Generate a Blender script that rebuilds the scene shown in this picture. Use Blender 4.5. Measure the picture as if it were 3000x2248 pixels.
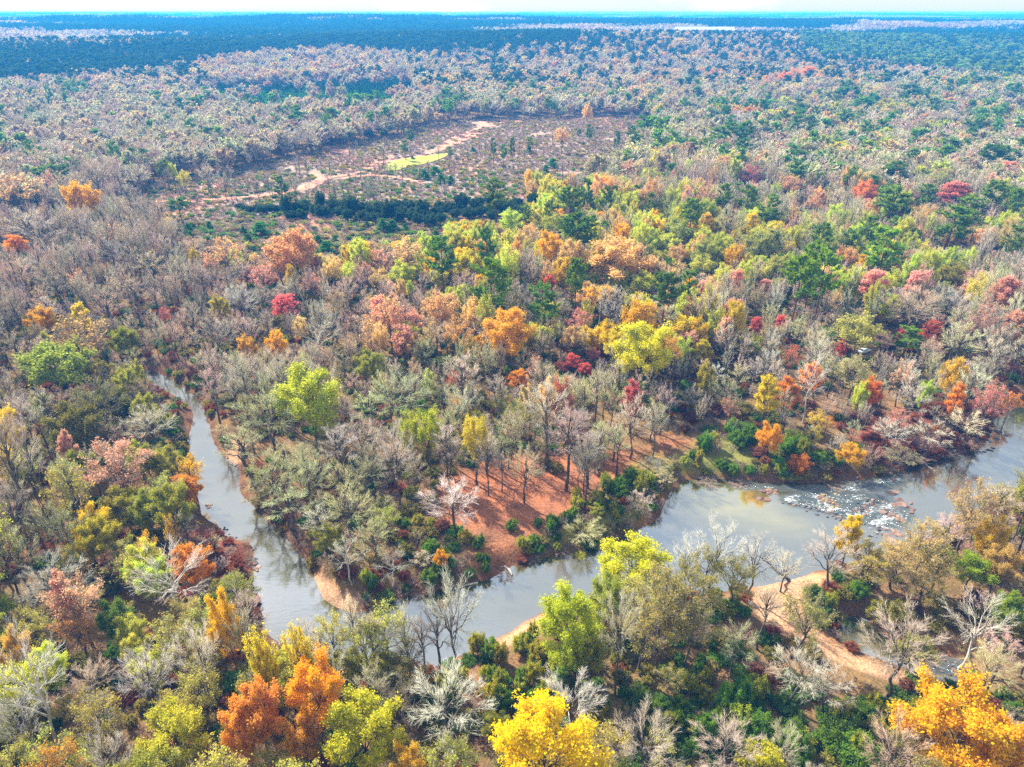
import bpy, math, random
import numpy as np
from mathutils import Vector

for _o in list(bpy.data.objects):
    bpy.data.objects.remove(_o)
SC = bpy.context.scene
COL = SC.collection

# ------------------------------------------------------------------ camera
CAM_H, PITCH, FPX = 100.0, 27.6, 2080.0          # metres, degrees below level, focal length in photo pixels
PW, PH = 3000.0, 2248.0
cd = bpy.data.cameras.new('camera')
cam = bpy.data.objects.new('camera', cd)
COL.objects.link(cam)
cd.sensor_width = 36.0
cd.lens = 36.0 * FPX / PW
cd.clip_start, cd.clip_end = 0.5, 60000.0
cam.location = (0, 0, CAM_H)
cam.rotation_euler = (math.radians(90 - PITCH), 0, 0)
SC.camera = cam

# ------------------------------------------------------------------ sky, sun, exposure
SUN_EL, SUN_AZ = 40.0, -44.0                     # azimuth measured from +Y, negative = towards -X
w = bpy.data.worlds.new('World')
SC.world = w
w.use_nodes = True
nt = w.node_tree
nt.nodes.clear()
wo = nt.nodes.new('ShaderNodeOutputWorld')
bg = nt.nodes.new('ShaderNodeBackground')
sky = nt.nodes.new('ShaderNodeTexSky')
sky.sky_type = 'NISHITA'
sky.sun_disc = False
sky.sun_elevation = math.radians(SUN_EL)
sky.sun_rotation = math.radians(SUN_AZ)
sky.air_density, sky.dust_density, sky.ozone_density = 1.0, 1.0, 1.0
tc = nt.nodes.new('ShaderNodeTexCoord')
mp = nt.nodes.new('ShaderNodeMapping')
mp.inputs['Scale'].default_value = (2.2, 2.2, 9.0)
nz = nt.nodes.new('ShaderNodeTexNoise')
nz.inputs['Scale'].default_value = 1.3
nz.inputs['Detail'].default_value = 7
nz.inputs['Roughness'].default_value = 0.6
rp = nt.nodes.new('ShaderNodeValToRGB')
rp.color_ramp.elements[0].position, rp.color_ramp.elements[1].position = 0.15, 0.5
mx = nt.nodes.new('ShaderNodeMix')
mx.data_type = 'RGBA'
nt.links.new(tc.outputs['Generated'], mp.inputs[0])
nt.links.new(mp.outputs[0], nz.inputs['Vector'])
nt.links.new(nz.outputs['Fac'], rp.inputs[0])
ml = nt.nodes.new('ShaderNodeMath')
ml.operation = 'MULTIPLY'
ml.inputs[1].default_value = 0.925
nt.links.new(rp.outputs[0], ml.inputs[0])
nt.links.new(ml.outputs[0], mx.inputs['Factor'])
nt.links.new(sky.outputs[0], mx.inputs['A'])
mx.inputs['B'].default_value = (1.62, 1.83, 2.02, 1)     # thin bright high cloud
nt.links.new(mx.outputs['Result'], bg.inputs[0])
bg.inputs[1].default_value = 0.15
nt.links.new(bg.outputs[0], wo.inputs[0])

sd = bpy.data.lights.new('sun', 'SUN')
sun = bpy.data.objects.new('sun', sd)
COL.objects.link(sun)
sd.energy = 4.0
sd.angle = math.radians(0.6)
sd.color = (1.0, 0.95, 0.86)
_a, _e = math.radians(SUN_AZ), math.radians(SUN_EL)
SUN_DIR = Vector((math.sin(_a) * math.cos(_e), math.cos(_a) * math.cos(_e), math.sin(_e)))
sun.rotation_euler = SUN_DIR.to_track_quat('Z', 'Y').to_euler()
sun.location = (0, 0, 400)

SC.view_settings.view_transform = 'Standard'
SC.view_settings.look = 'None'
SC.view_settings.gamma = 1
SC.view_settings.use_curve_mapping = False
SC.view_settings.exposure = 1.72
SC.render.engine = 'CYCLES'
SC.cycles.max_bounces = 6
SC.cycles.diffuse_bounces = 3
SC.cycles.glossy_bounces = 2
SC.cycles.transmission_bounces = 3
SC.cycles.volume_bounces = 0
SC.cycles.use_denoising = False
SC.cycles.denoiser = 'OPENIMAGEDENOISE'
SC.cycles.denoising_input_passes = 'RGB_ALBEDO_NORMAL'
SC.cycles.denoising_prefilter = 'ACCURATE'

# ------------------------------------------------------------------ pixel <-> ground
TH = math.radians(PITCH)
FWD = np.array([0, math.cos(TH), -math.sin(TH)])
UPV = np.array([0, math.sin(TH), math.cos(TH)])


def at(x, y, z=0.0):
    """Where the ray through photo pixel (x, y) meets the level z."""
    d = FWD + np.array([1.0, 0, 0]) * ((x - PW / 2) / FPX) - UPV * ((y - PH / 2) / FPX)
    t = (z - CAM_H) / d[2]
    return np.array([d[0] * t, d[1] * t])


def topix(X, Y, Z):
    dy, dz = Y, Z - CAM_H
    dep = dy * FWD[1] + dz * FWD[2]
    up = dy * UPV[1] + dz * UPV[2]
    dep = np.maximum(dep, 1e-3)
    return PW / 2 + FPX * X / dep, PH / 2 - FPX * up / dep, dep


def hash2(ix, iy, s):
    h = np.sin(ix * 127.1 + iy * 311.7 + s * 74.7) * 43758.5453
    return h - np.floor(h)


def vnoise(x, y, s=0):
    x = np.asarray(x, float); y = np.asarray(y, float)
    ix, iy = np.floor(x), np.floor(y)
    fx, fy = x - ix, y - iy
    fx = fx * fx * (3 - 2 * fx); fy = fy * fy * (3 - 2 * fy)
    a, b = hash2(ix, iy, s), hash2(ix + 1, iy, s)
    c, d = hash2(ix, iy + 1, s), hash2(ix + 1, iy + 1, s)
    return (a * (1 - fx) + b * fx) * (1 - fy) + (c * (1 - fx) + d * fx) * fy


def fbm(x, y, s=0, n=4):
    v, a, t = 0, 1.0, 0
    for k in range(n):
        v = v + a * vnoise(x * 2 ** k + 17.3 * k, y * 2 ** k - 9.1 * k, s + k); t += a; a *= 0.5
    return v / t


def inside(px, py, poly):
    px = np.asarray(px, float); py = np.asarray(py, float)
    r = np.zeros(px.shape, bool)
    n = len(poly)
    for i in range(n):
        x0, y0 = poly[i]; x1, y1 = poly[(i + 1) % n]
        if y0 == y1:
            continue
        c = ((y0 > py) != (y1 > py)) & (px < (x1 - x0) * (py - y0) / (y1 - y0) + x0)
        r ^= c
    return r


def sdist(px, py, poly):
    """Signed distance to a polygon, negative inside."""
    px = np.asarray(px, float); py = np.asarray(py, float)
    best = np.full(px.shape, 1e18)
    n = len(poly)
    for i in range(n):
        x0, y0 = poly[i]; x1, y1 = poly[(i + 1) % n]
        ex, ey = x1 - x0, y1 - y0
        L = ex * ex + ey * ey + 1e-12
        t = np.clip(((px - x0) * ex + (py - y0) * ey) / L, 0, 1)
        best = np.minimum(best, (px - x0 - t * ex) ** 2 + (py - y0 - t * ey) ** 2)
    return np.where(inside(px, py, poly), -1, 1) * np.sqrt(best)


def smooth(a, b, v):
    t = np.clip((v - a) / (b - a), 0, 1)
    return t * t * (3 - 2 * t)


WATER = -2.6


def ground_poly(pts, z=0.0, refine=True):
    g = [tuple(at(x, y, z)) for x, y in pts]
    if not refine:
        return g
    out = []                                        # one round of corner cutting
    for i in range(len(g)):
        a, b = np.array(g[i]), np.array(g[(i + 1) % len(g)])
        out.append(tuple(a * .75 + b * .25)); out.append(tuple(a * .25 + b * .75))
    return out


# shoreline traced at water level
RIVER = ground_poly([
    (380, 1075), (450, 1085), (520, 1118), (580, 1165), (606, 1203), (618, 1260), (632, 1307), (668, 1350), (706, 1375), (700, 1443),
    (752, 1485), (806, 1542), (868, 1605), (914, 1661), (932, 1720), (955, 1762), (1010, 1790), (1060, 1795), (1120, 1768), (1226, 1740),
    (1398, 1704), (1452, 1690), (1500, 1655), (1588, 1630), (1640, 1626), (1768, 1597), (1810, 1579), (1886, 1542), (1931, 1520), (1945, 1475),
    (1972, 1430), (2006, 1404), (2068, 1400), (2180, 1405), (2316, 1416), (2497, 1411), (2633, 1377), (2746, 1345), (2836, 1325), (2884, 1310),
    (2893, 1271), (2900, 1226), (2925, 1195), (3000, 1170), (3180, 1150), (3300, 1230), (3200, 1330), (3010, 1420), (2880, 1480), (2760, 1560), (2640, 1620),
    (2470, 1660), (2390, 1675), (2330, 1700), (2215, 1722), (2120, 1735), (1990, 1750), (1850, 1765), (1700, 1775), (1600, 1790), (1540, 1822), (1470, 1866),
    (1400, 1895), (1330, 1930), (1260, 1962), (1150, 1950), (1000, 1935), (890, 1915), (800, 1880), (752, 1820), (738, 1760), (741, 1678),
    (741, 1596), (700, 1588), (665, 1576), (640, 1545), (588, 1512), (580, 1475), (577, 1407), (545, 1300), (556, 1262), (566, 1225), (560, 1195), (520, 1165), (450, 1130), (390, 1105)], WATER)
CREEK = ground_poly([(2462, 1800), (2520, 1806), (2556, 1822), (2620, 1880), (2700, 1925), (2790, 1920), (2850, 1945), (2870, 1990), (2800, 2005),
                     (2720, 1985), (2640, 1955), (2560, 1925), (2470, 1895), (2440, 1850)], WATER)
SANDS = [ground_poly(p, -1.8) for p in (
    [(2190, 1735), (2260, 1690), (2390, 1670), (2420, 1700), (2330, 1760), (2380, 1830), (2470, 1900), (2560, 1940), (2700, 2000), (2640, 2020), (2480, 1960), (2330, 1890), (2220, 1830)],
    [(1440, 1890), (1500, 1850), (1560, 1800), (1620, 1780), (1640, 1810), (1580, 1850), (1500, 1900)],
    [(655, 1300), (690, 1275), (720, 1300), (715, 1350), (690, 1360), (660, 1345)],
    [(915, 1670), (950, 1690), (1000, 1730), (1060, 1780), (1030, 1800), (960, 1775), (925, 1725)])]
PARK = ground_poly([(1260, 1440), (1340, 1380), (1450, 1330), (1600, 1330), (1760, 1330), (2000, 1270), (2060, 1290), (1900, 1340), (1760, 1440), (1690, 1500), (1560, 1560), (1470, 1640), (1420, 1690), (1390, 1640), (1390, 1560), (1280, 1520)])
GRASSB = ground_poly([(1700, 1440), (1800, 1360), (1900, 1310), (2050, 1280), (2200, 1290), (2200, 1390), (2000, 1380), (1950, 1420), (1900, 1500), (1800, 1560), (1640, 1600), (1560, 1600), (1640, 1530)])
REDBANK = [ground_poly([(590, 1520), (660, 1560), (740, 1590), (740, 1680), (690, 1720), (560, 1650), (520, 1560)]),
           ground_poly([(2450, 1230), (2650, 1200), (2880, 1180), (2900, 1260), (2860, 1310), (2650, 1360), (2560, 1350)]),
           ground_poly([(0, 1580), (120, 1560), (180, 1620), (60, 1680), (0, 1660)])]
CUT = ground_poly([(300, 600), (420, 552), (600, 508), (820, 464), (1000, 424), (1180, 390), (1320, 352), (1560, 346), (1760, 340), (1960, 345), (1960, 400), (1900, 440), (1850, 500),
                   (1740, 560), (1560, 590), (1500, 640), (1300, 660), (1180, 700), (1000, 740), (860, 720), (700, 730), (560, 690), (480, 640), (360, 640)])
SCRUBG = ground_poly([(500, 650), (840, 632), (1500, 636), (1300, 665), (1180, 705), (1000, 745), (860, 725), (700, 735), (560, 695)])
LAWN = ground_poly([(1128, 500), (1130, 485), (1160, 470), (1230, 461), (1300, 450), (1318, 455), (1290, 468), (1260, 478), (1200, 490), (1150, 505)])
ROADS = [([(560, 590), (700, 580), (830, 565), (900, 545), (960, 522), (1060, 505), (1110, 478), (1200, 465), (1280, 440), (1330, 405), (1400, 378), (1430, 366), (1560, 352), (1700, 348), (1880, 345)], 6.5),
         ([(880, 560), (930, 540), (940, 520), (910, 505)], 6.5), ([(1000, 525), (1080, 515), (1160, 520), (1240, 540)], 5.0),
         ([(1400, 358), (1420, 368), (1440, 372)], 12.0), ([(1270, 445), (1330, 420), (1390, 392)], 9.0), ([(300, 605), (420, 595), (560, 590)], 5.0)]
TRACK = ([(740, 236), (900, 222), (1060, 212), (1230, 203)], 14.0)
FIELD = ground_poly([(860, 332), (905, 320), (940, 322), (930, 330)])


def bez_line(pts, n=6):
    g = [np.array(at(x, y)) for x, y in pts]
    out = []
    for i in range(len(g) - 1):
        p0, p1, p2, p3 = g[max(i - 1, 0)], g[i], g[i + 1], g[min(i + 2, len(g) - 1)]
        for k in range(n):
            t = k / n
            out.append(0.5 * (2 * p1 + (p2 - p0) * t + (2 * p0 - 5 * p1 + 4 * p2 - p3) * t * t + (3 * p1 - p0 - 3 * p2 + p3) * t ** 3))
    out.append(g[-1])
    return np.array(out)


def in_cut(x, y):
    k = inside(x, y, CUT)
    if k.any():
        k[k] = sdist(x[k], y[k], CUT) < -26 * fbm(x[k] / 17, y[k] / 17, 77, 2) + 4
    return k


HILLS = [(150, 1650, 420, 260, 22), (900, 2600, 900, 350, 26), (-700, 3400, 1100, 400, 22), (620, 900, 260, 220, 8), (-900, 1500, 500, 260, 12)]


def river_dist(x, y):
    near = (x > -260) & (x < 260) & (y > 20) & (y < 330)
    d = np.full(np.shape(x), 200.0)
    if near.any():
        d[near] = np.minimum(sdist(x[near], y[near], RIVER), sdist(x[near], y[near], CREEK))
    return d


def terrain(x, y):
    x = np.atleast_1d(np.asarray(x, float)); y = np.atleast_1d(np.asarray(y, float))
    r = np.hypot(x, y)
    far = smooth(800, 5200, r)
    z = far * (8 + 40 * fbm(x / 1900 + 3.1, y / 1250 + 7.7, 5, 3) ** 1.3) + smooth(8000, 13500, r) * 26 * vnoise(x / 2600, y / 2600, 9)
    z = z + smooth(850, 2000, r) * (1 - .5 * smooth(3500, 6000, r)) * 44 * fbm(x / 950 + 5.2, y / 430 + 1.9, 15, 2)
    for hx, hy, sx, sy, h in HILLS:
        z = z + h * np.exp(-((x - hx) / sx) ** 2 - ((y - hy) / sy) ** 2)
    d = river_dist(x, y)
    und = 0.9 * (fbm(x / 22, y / 22, 2, 3) - 0.35)
    wob = 0.9 * (vnoise(x / 2.3, y / 2.3, 31) - 0.5)
    bank = WATER + smooth(-0.4, 4.2, d + wob) * (-WATER) * 0.93
    bed = WATER - np.clip(-d * 0.22, 0, 1.3)
    z = z + np.where(d > 0.0, bank, bed) + und * smooth(3, 9, d)
    sd_ = np.full(x.shape, 50.0)
    near = (np.abs(x) < 200) & (y > 20) & (y < 300)
    for s in SANDS:
        sd_[near] = np.minimum(sd_[near], sdist(x[near], y[near], s))
    z = np.where((sd_ < 2) & (d > -0.2), np.minimum(z, WATER + 0.35 + 0.12 * np.maximum(d, 0) + 1.2 * smooth(-1, 2, sd_)), z)
    return z


# ------------------------------------------------------------------ mesh helpers
def mesh_np(name, verts, faces, mats=(), mat_idx=None, attrs=None, smooth_shade=False):
    """faces: list of int arrays (n,3) / (n,4). attrs: {name: (type, domain, flat array)}."""
    me = bpy.data.meshes.new(name)
    verts = np.asarray(verts, np.float32)
    me.vertices.add(len(verts))
    me.vertices.foreach_set('co', verts.ravel())
    fl = [np.asarray(f, np.int32) for f in faces if len(f)]
    nl = sum(f.size for f in fl); nf = sum(len(f) for f in fl)
    me.loops.add(nl); me.polygons.add(nf)
    me.loops.foreach_set('vertex_index', np.concatenate([f.ravel() for f in fl]))
    st, k = [], 0
    for f in fl:
        st.append(k + np.arange(len(f)) * f.shape[1]); k += f.size
    me.polygons.foreach_set('loop_start', np.concatenate(st).astype(np.int32))
    for m in mats:
        me.materials.append(m)
    if mat_idx is not None:
        me.polygons.foreach_set('material_index', np.asarray(mat_idx, np.int32))
    me.update(calc_edges=True)
    if attrs:
        for an, (ty, dom, arr) in attrs.items():
            a = me.attributes.new(an, ty, dom)
            a.data.foreach_set('color' if 'COLOR' in ty else ('vector' if 'VECTOR' in ty else 'value'), np.asarray(arr, np.float32).ravel())
    if smooth_shade:
        me.polygons.foreach_set('use_smooth', np.ones(nf, bool))
    return me


def link(name, me, parent=None, loc=None):
    o = bpy.data.objects.new(name, me)
    COL.objects.link(o)
    if parent:
        o.parent = parent
    if loc is not None:
        o.location = loc
    return o


def tag(o, label, cat, group=None):
    o['label'] = label; o['category'] = cat
    if group:
        o['group'] = group
    return o


def structure(o, kind='structure'):
    o['kind'] = kind
    return o


# ------------------------------------------------------------------ materials
def nmat(name):
    m = bpy.data.materials.new(name)
    m.use_nodes = True
    m.node_tree.nodes.clear()
    return m, m.node_tree.nodes, m.node_tree.links


def out_node(N, L, sh):
    o = N.new('ShaderNodeOutputMaterial')
    L.new(sh, o.inputs[0])


def mixc(N, L, f, a, b, mode='MIX'):
    m = N.new('ShaderNodeMix'); m.data_type = 'RGBA'; m.blend_type = mode
    for s, v in (('Factor', f), ('A', a), ('B', b)):
        if hasattr(v, 'is_output'):
            L.new(v, m.inputs[s])
        else:
            m.inputs[s].default_value = v if s == 'Factor' else (*v, 1)
    return m.outputs['Result']


def noise(N, L, scale, vec=None, detail=4, rough=0.55):
    n = N.new('ShaderNodeTexNoise')
    n.inputs['Scale'].default_value = scale
    n.inputs['Detail'].default_value = detail
    n.inputs['Roughness'].default_value = rough
    if vec is not None:
        L.new(vec, n.inputs['Vector'])
    return n.outputs['Fac']


def ramp(N, L, f, stops):
    r = N.new('ShaderNodeValToRGB')
    e = r.color_ramp.elements
    while len(e) < len(stops):
        e.new(0.5)
    for i, (p, c) in enumerate(stops):
        e[i].position = p
        e[i].color = (*c, 1) if hasattr(c, '__len__') else (c, c, c, 1)
    L.new(f, r.inputs[0])
    return r.outputs[0]


def tint_of(N, L):
    """Colour of the individual: its object colour, or, where a wood is scattered as one mass, the tint of the scattered tree."""
    oi = N.new('ShaderNodeObjectInfo')
    at_ = N.new('ShaderNodeAttribute'); at_.attribute_type = 'INSTANCER'; at_.attribute_name = 'tint'
    hs = N.new('ShaderNodeAttribute'); hs.attribute_type = 'INSTANCER'; hs.attribute_name = 'has'
    return mixc(N, L, hs.outputs['Fac'], oi.outputs['Color'], at_.outputs['Color'])


def leaf_material(name, trans=0.42, spread=0.55, warm=(1.12, 1.02, 0.85), cool=(0.72, 0.98, 0.75)):
    m, N, L = nmat(name)
    t = tint_of(N, L)
    lv = N.new('ShaderNodeAttribute'); lv.attribute_name = 'lv'
    v = ramp(N, L, lv.outputs['Fac'], [(0.0, tuple(c * (1 - spread * 0.75) for c in cool)), (0.5, (1, 1, 1)), (1.0, tuple(c * (1 + spread * 0.35) for c in warm))])
    c = mixc(N, L, 1.0, t, v, 'MULTIPLY')
    d = N.new('ShaderNodeBsdfDiffuse'); L.new(c, d.inputs[0])
    tr = N.new('ShaderNodeBsdfTranslucent')
    c2 = mixc(N, L, 1.0, c, (1.1, 1.15, 0.8), 'MULTIPLY'); L.new(c2, tr.inputs[0])
    x = N.new('ShaderNodeMixShader'); x.inputs[0].default_value = trans
    L.new(d.outputs[0], x.inputs[1]); L.new(tr.outputs[0], x.inputs[2])
    out_node(N, L, x.outputs[0])
    return m


def twig_material(name, fixed=None, dark=0.55):
    m, N, L = nmat(name)
    lv = N.new('ShaderNodeAttribute'); lv.attribute_name = 'lv'
    base = tint_of(N, L) if fixed is None else None
    v = ramp(N, L, lv.outputs['Fac'], [(0.0, (dark, dark * .97, dark * .93)), (1.0, (1.2, 1.18, 1.12))])
    c = mixc(N, L, 1.0, base if base is not None else fixed, v, 'MULTIPLY')
    d = N.new('ShaderNodeBsdfDiffuse'); L.new(c, d.inputs[0])
    out_node(N, L, d.outputs[0])
    return m


def bark_material(name, c0, c1, scale=2.0):
    m, N, L = nmat(name)
    tco = N.new('ShaderNodeTexCoord')
    mp_ = N.new('ShaderNodeMapping'); mp_.inputs['Scale'].default_value = (1, 1, 0.25)
    L.new(tco.outputs['Object'], mp_.inputs[0])
    n = noise(N, L, scale, mp_.outputs[0], 5)
    c = ramp(N, L, n, [(0.3, c0), (0.7, c1)])
    d = N.new('ShaderNodeBsdfDiffuse'); L.new(c, d.inputs[0])
    b = N.new('ShaderNodeBump'); b.inputs['Strength'].default_value = 0.5; b.inputs['Distance'].default_value = 0.05
    L.new(n, b.inputs['Height']); L.new(b.outputs[0], d.inputs['Normal'])
    out_node(N, L, d.outputs[0])
    return m


M_LEAF = leaf_material('leaf', 0.5)
M_NEEDLE = leaf_material('needle', 0.35, 0.6, (1.5, 1.4, 0.7), (0.8, 1.0, 0.8))
M_TWIG = twig_material('pale_twig')
M_TWIG_L = twig_material('leafy_twig', (0.36, 0.31, 0.25))
M_BARK = bark_material('grey_bark', (0.05, 0.04, 0.032), (0.20, 0.165, 0.13))
M_BARKW = bark_material('white_bark', (0.32, 0.28, 0.22), (0.66, 0.62, 0.55), 1.2)
M_BARKP = bark_material('pine_bark', (0.06, 0.035, 0.022), (0.19, 0.115, 0.075))

# ground: colour comes from the painted kind of cover, broken up by leaf-sized and patch-sized variation
m, N, L = nmat('forest_floor')
ga = N.new('ShaderNodeAttribute'); ga.attribute_name = 'cover'
geo = N.new('ShaderNodeNewGeometry')
P = geo.outputs['Position']
leafn = ramp(N, L, noise(N, L, 2.6, P, 6, 0.75), [(0.34, (0.38, 0.34, 0.33)), (0.5, (1, 1, 1)), (0.68, (1.55, 1.45, 1.3))])
patch = ramp(N, L, noise(N, L, 0.16, P, 5, 0.65), [(0.3, (0.62, 0.66, 0.72)), (0.5, (1, 1, 1)), (0.72, (1.28, 1.12, 0.92))])
c = mixc(N, L, 1.0, ga.outputs['Color'], leafn, 'MULTIPLY')
c = mixc(N, L, 1.0, c, patch, 'MULTIPLY')
d = N.new('ShaderNodeBsdfDiffuse'); L.new(c, d.inputs[0])
b = N.new('ShaderNodeBump'); b.inputs['Strength'].default_value = 0.8; b.inputs['Distance'].default_value = 0.25
L.new(noise(N, L, 1.8, P, 6, 0.7), b.inputs['Height']); L.new(b.outputs[0], d.inputs['Normal'])
out_node(N, L, d.outputs[0])
M_GROUND = m


def sheet_material(name, c0, c1, scale=0.5, streak=None):
    m, N, L = nmat(name)
    g = N.new('ShaderNodeNewGeometry')
    n1 = noise(N, L, scale, g.outputs['Position'], 6, 0.65)
    c = ramp(N, L, n1, [(0.32, c0), (0.68, c1)])
    d = N.new('ShaderNodeBsdfDiffuse'); L.new(c, d.inputs[0])
    out_node(N, L, d.outputs[0])
    return m


M_DIRT = sheet_material('red_dirt', (0.40, 0.17, 0.11), (0.66, 0.37, 0.27), 0.35)
M_LAWN = sheet_material('lawn_grass', (0.22, 0.26, 0.05), (0.40, 0.41, 0.09), 0.12)
M_PALE = sheet_material('pale_track', (0.45, 0.42, 0.36), (0.6, 0.57, 0.5), 0.1)

m, N, L = nmat('river_water')
geo = N.new('ShaderNodeNewGeometry'); P = geo.outputs['Position']
wa = N.new('ShaderNodeAttribute'); wa.attribute_name = 'cover'
fo = N.new('ShaderNodeAttribute'); fo.attribute_name = 'foam'
mpw = N.new('ShaderNodeMapping'); mpw.inputs['Scale'].default_value = (0.35, 1.0, 1.0); L.new(P, mpw.inputs[0])
murk = ramp(N, L, noise(N, L, 0.22, mpw.outputs[0], 5, 0.6), [(0.3, (0.72, 0.75, 0.8)), (0.7, (1.25, 1.22, 1.12))])
wc = mixc(N, L, 1.0, wa.outputs['Color'], murk, 'MULTIPLY')
mpf = N.new('ShaderNodeMapping'); mpf.inputs['Scale'].default_value = (0.55, 1.25, 1.0); mpf.inputs['Rotation'].default_value = (0, 0, 0.15); L.new(P, mpf.inputs[0])
fn0 = noise(N, L, 2.6, mpf.outputs[0], 8, 0.72)
fbig = noise(N, L, 0.35, mpf.outputs[0], 2, 0.5)
fav = N.new('ShaderNodeMath'); fav.operation = 'MULTIPLY_ADD'; L.new(fbig, fav.inputs[0]); fav.inputs[1].default_value = 0.5; fav.inputs[2].default_value = -0.25
fsum = N.new('ShaderNodeMath'); fsum.operation = 'ADD'; L.new(fn0, fsum.inputs[0]); L.new(fav.outputs[0], fsum.inputs[1])
fn = fsum.outputs[0]
fm = N.new('ShaderNodeMath'); fm.operation = 'MULTIPLY_ADD'; L.new(fo.outputs['Fac'], fm.inputs[0]); fm.inputs[1].default_value = 0.25; L.new(fn, fm.inputs[2])
fmask = ramp(N, L, fm.outputs[0], [(0.76, 0.0), (0.92, 1.0)])
wc = mixc(N, L, fmask, wc, (0.62, 0.65, 0.66))
p = N.new('ShaderNodeBsdfPrincipled')
L.new(wc, p.inputs['Base Color'])
rr = ramp(N, L, fmask, [(0.0, 0.045), (1.0, 0.6)]); L.new(rr, p.inputs['Roughness'])
p.inputs['IOR'].default_value = 4.6
spm = N.new('ShaderNodeMath'); spm.operation = 'MULTIPLY_ADD'; L.new(fo.outputs['Fac'], spm.inputs[0]); spm.inputs[1].default_value = -0.36; spm.inputs[2].default_value = 0.5; L.new(spm.outputs[0], p.inputs['Specular IOR Level'])
mpr = N.new('ShaderNodeMapping'); mpr.inputs['Scale'].default_value = (0.8, 1.6, 1.0); L.new(P, mpr.inputs[0])
b = N.new('ShaderNodeBump'); b.inputs['Strength'].default_value = 0.13; b.inputs['Distance'].default_value = 0.10
L.new(noise(N, L, 0.9, mpr.outputs[0], 4, 0.55), b.inputs['Height'])
b2 = N.new('ShaderNodeBump'); b2.inputs['Distance'].default_value = 0.25
L.new(fn, b2.inputs['Height']); L.new(fo.outputs['Fac'], b2.inputs['Strength']); L.new(b.outputs[0], b2.inputs['Normal'])
L.new(b2.outputs[0], p.inputs['Normal'])
out_node(N, L, p.outputs[0])
M_WATER = m

m, N, L = nmat('river_rock')
oi = N.new('ShaderNodeObjectInfo'); tco = N.new('ShaderNodeTexCoord')
n1 = noise(N, L, 1.7, tco.outputs['Object'], 6, 0.7)
c = mixc(N, L, 1.0, oi.outputs['Color'], ramp(N, L, n1, [(0.3, (0.45, 0.45, 0.47)), (0.55, (1, 1, 1)), (0.75, (1.5, 1.4, 1.3))]), 'MULTIPLY')
p = N.new('ShaderNodeBsdfPrincipled'); L.new(c, p.inputs['Base Color']); p.inputs['Roughness'].default_value = 0.6
b = N.new('ShaderNodeBump'); b.inputs['Strength'].default_value = 0.7; b.inputs['Distance'].default_value = 0.15; L.new(n1, b.inputs['Height']); L.new(b.outputs[0], p.inputs['Normal'])
out_node(N, L, p.outputs[0])
M_ROCK = m


def plain(name, col, rough=0.5, metal=0.0, scale=3.0, var=0.12):
    m, N, L = nmat(name)
    tco = N.new('ShaderNodeTexCoord')
    n1 = noise(N, L, scale, tco.outputs['Object'], 4)
    c = ramp(N, L, n1, [(0.3, tuple(x * (1 - var) for x in col)), (0.7, tuple(min(1, x * (1 + var)) for x in col))])
    p = N.new('ShaderNodeBsdfPrincipled'); L.new(c, p.inputs['Base Color'])
    p.inputs['Roughness'].default_value = rough; p.inputs['Metallic'].default_value = metal
    out_node(N, L, p.outputs[0])
    return m


# ------------------------------------------------------------------ ground sheet
fine = np.radians(np.arange(-50, 50.01, 0.25))
coarse = np.radians(np.arange(50, 310.01, 4.0))[1:-1]
ang = np.concatenate([fine, coarse])
rad = [12.0]
while rad[-1] < 16000:
    rad.append(rad[-1] * (1.010 if rad[-1] > 30 else 1.05))
rad = np.array(rad)
nA, nR = len(ang), len(rad)
RR, AA = np.meshgrid(rad, ang, indexing='ij')
GX, GY = (RR * np.sin(AA)).ravel(), (RR * np.cos(AA)).ravel()
GZ = terrain(GX, GY)
GV = np.stack([GX, GY, GZ], 1)
GV = np.vstack([GV, [[0, 0, float(terrain(0, 0)[0])]]])
ii, jj = np.meshgrid(np.arange(nR - 1), np.arange(nA), indexing='ij')
j2 = (jj + 1) % nA
quads = np.stack([ii * nA + jj, ii * nA + j2, (ii + 1) * nA + j2, (ii + 1) * nA + jj], -1).reshape(-1, 4)
cj = np.arange(nA)
cap = np.stack([np.full(nA, nR * nA), (cj + 1) % nA, cj], -1)


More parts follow.
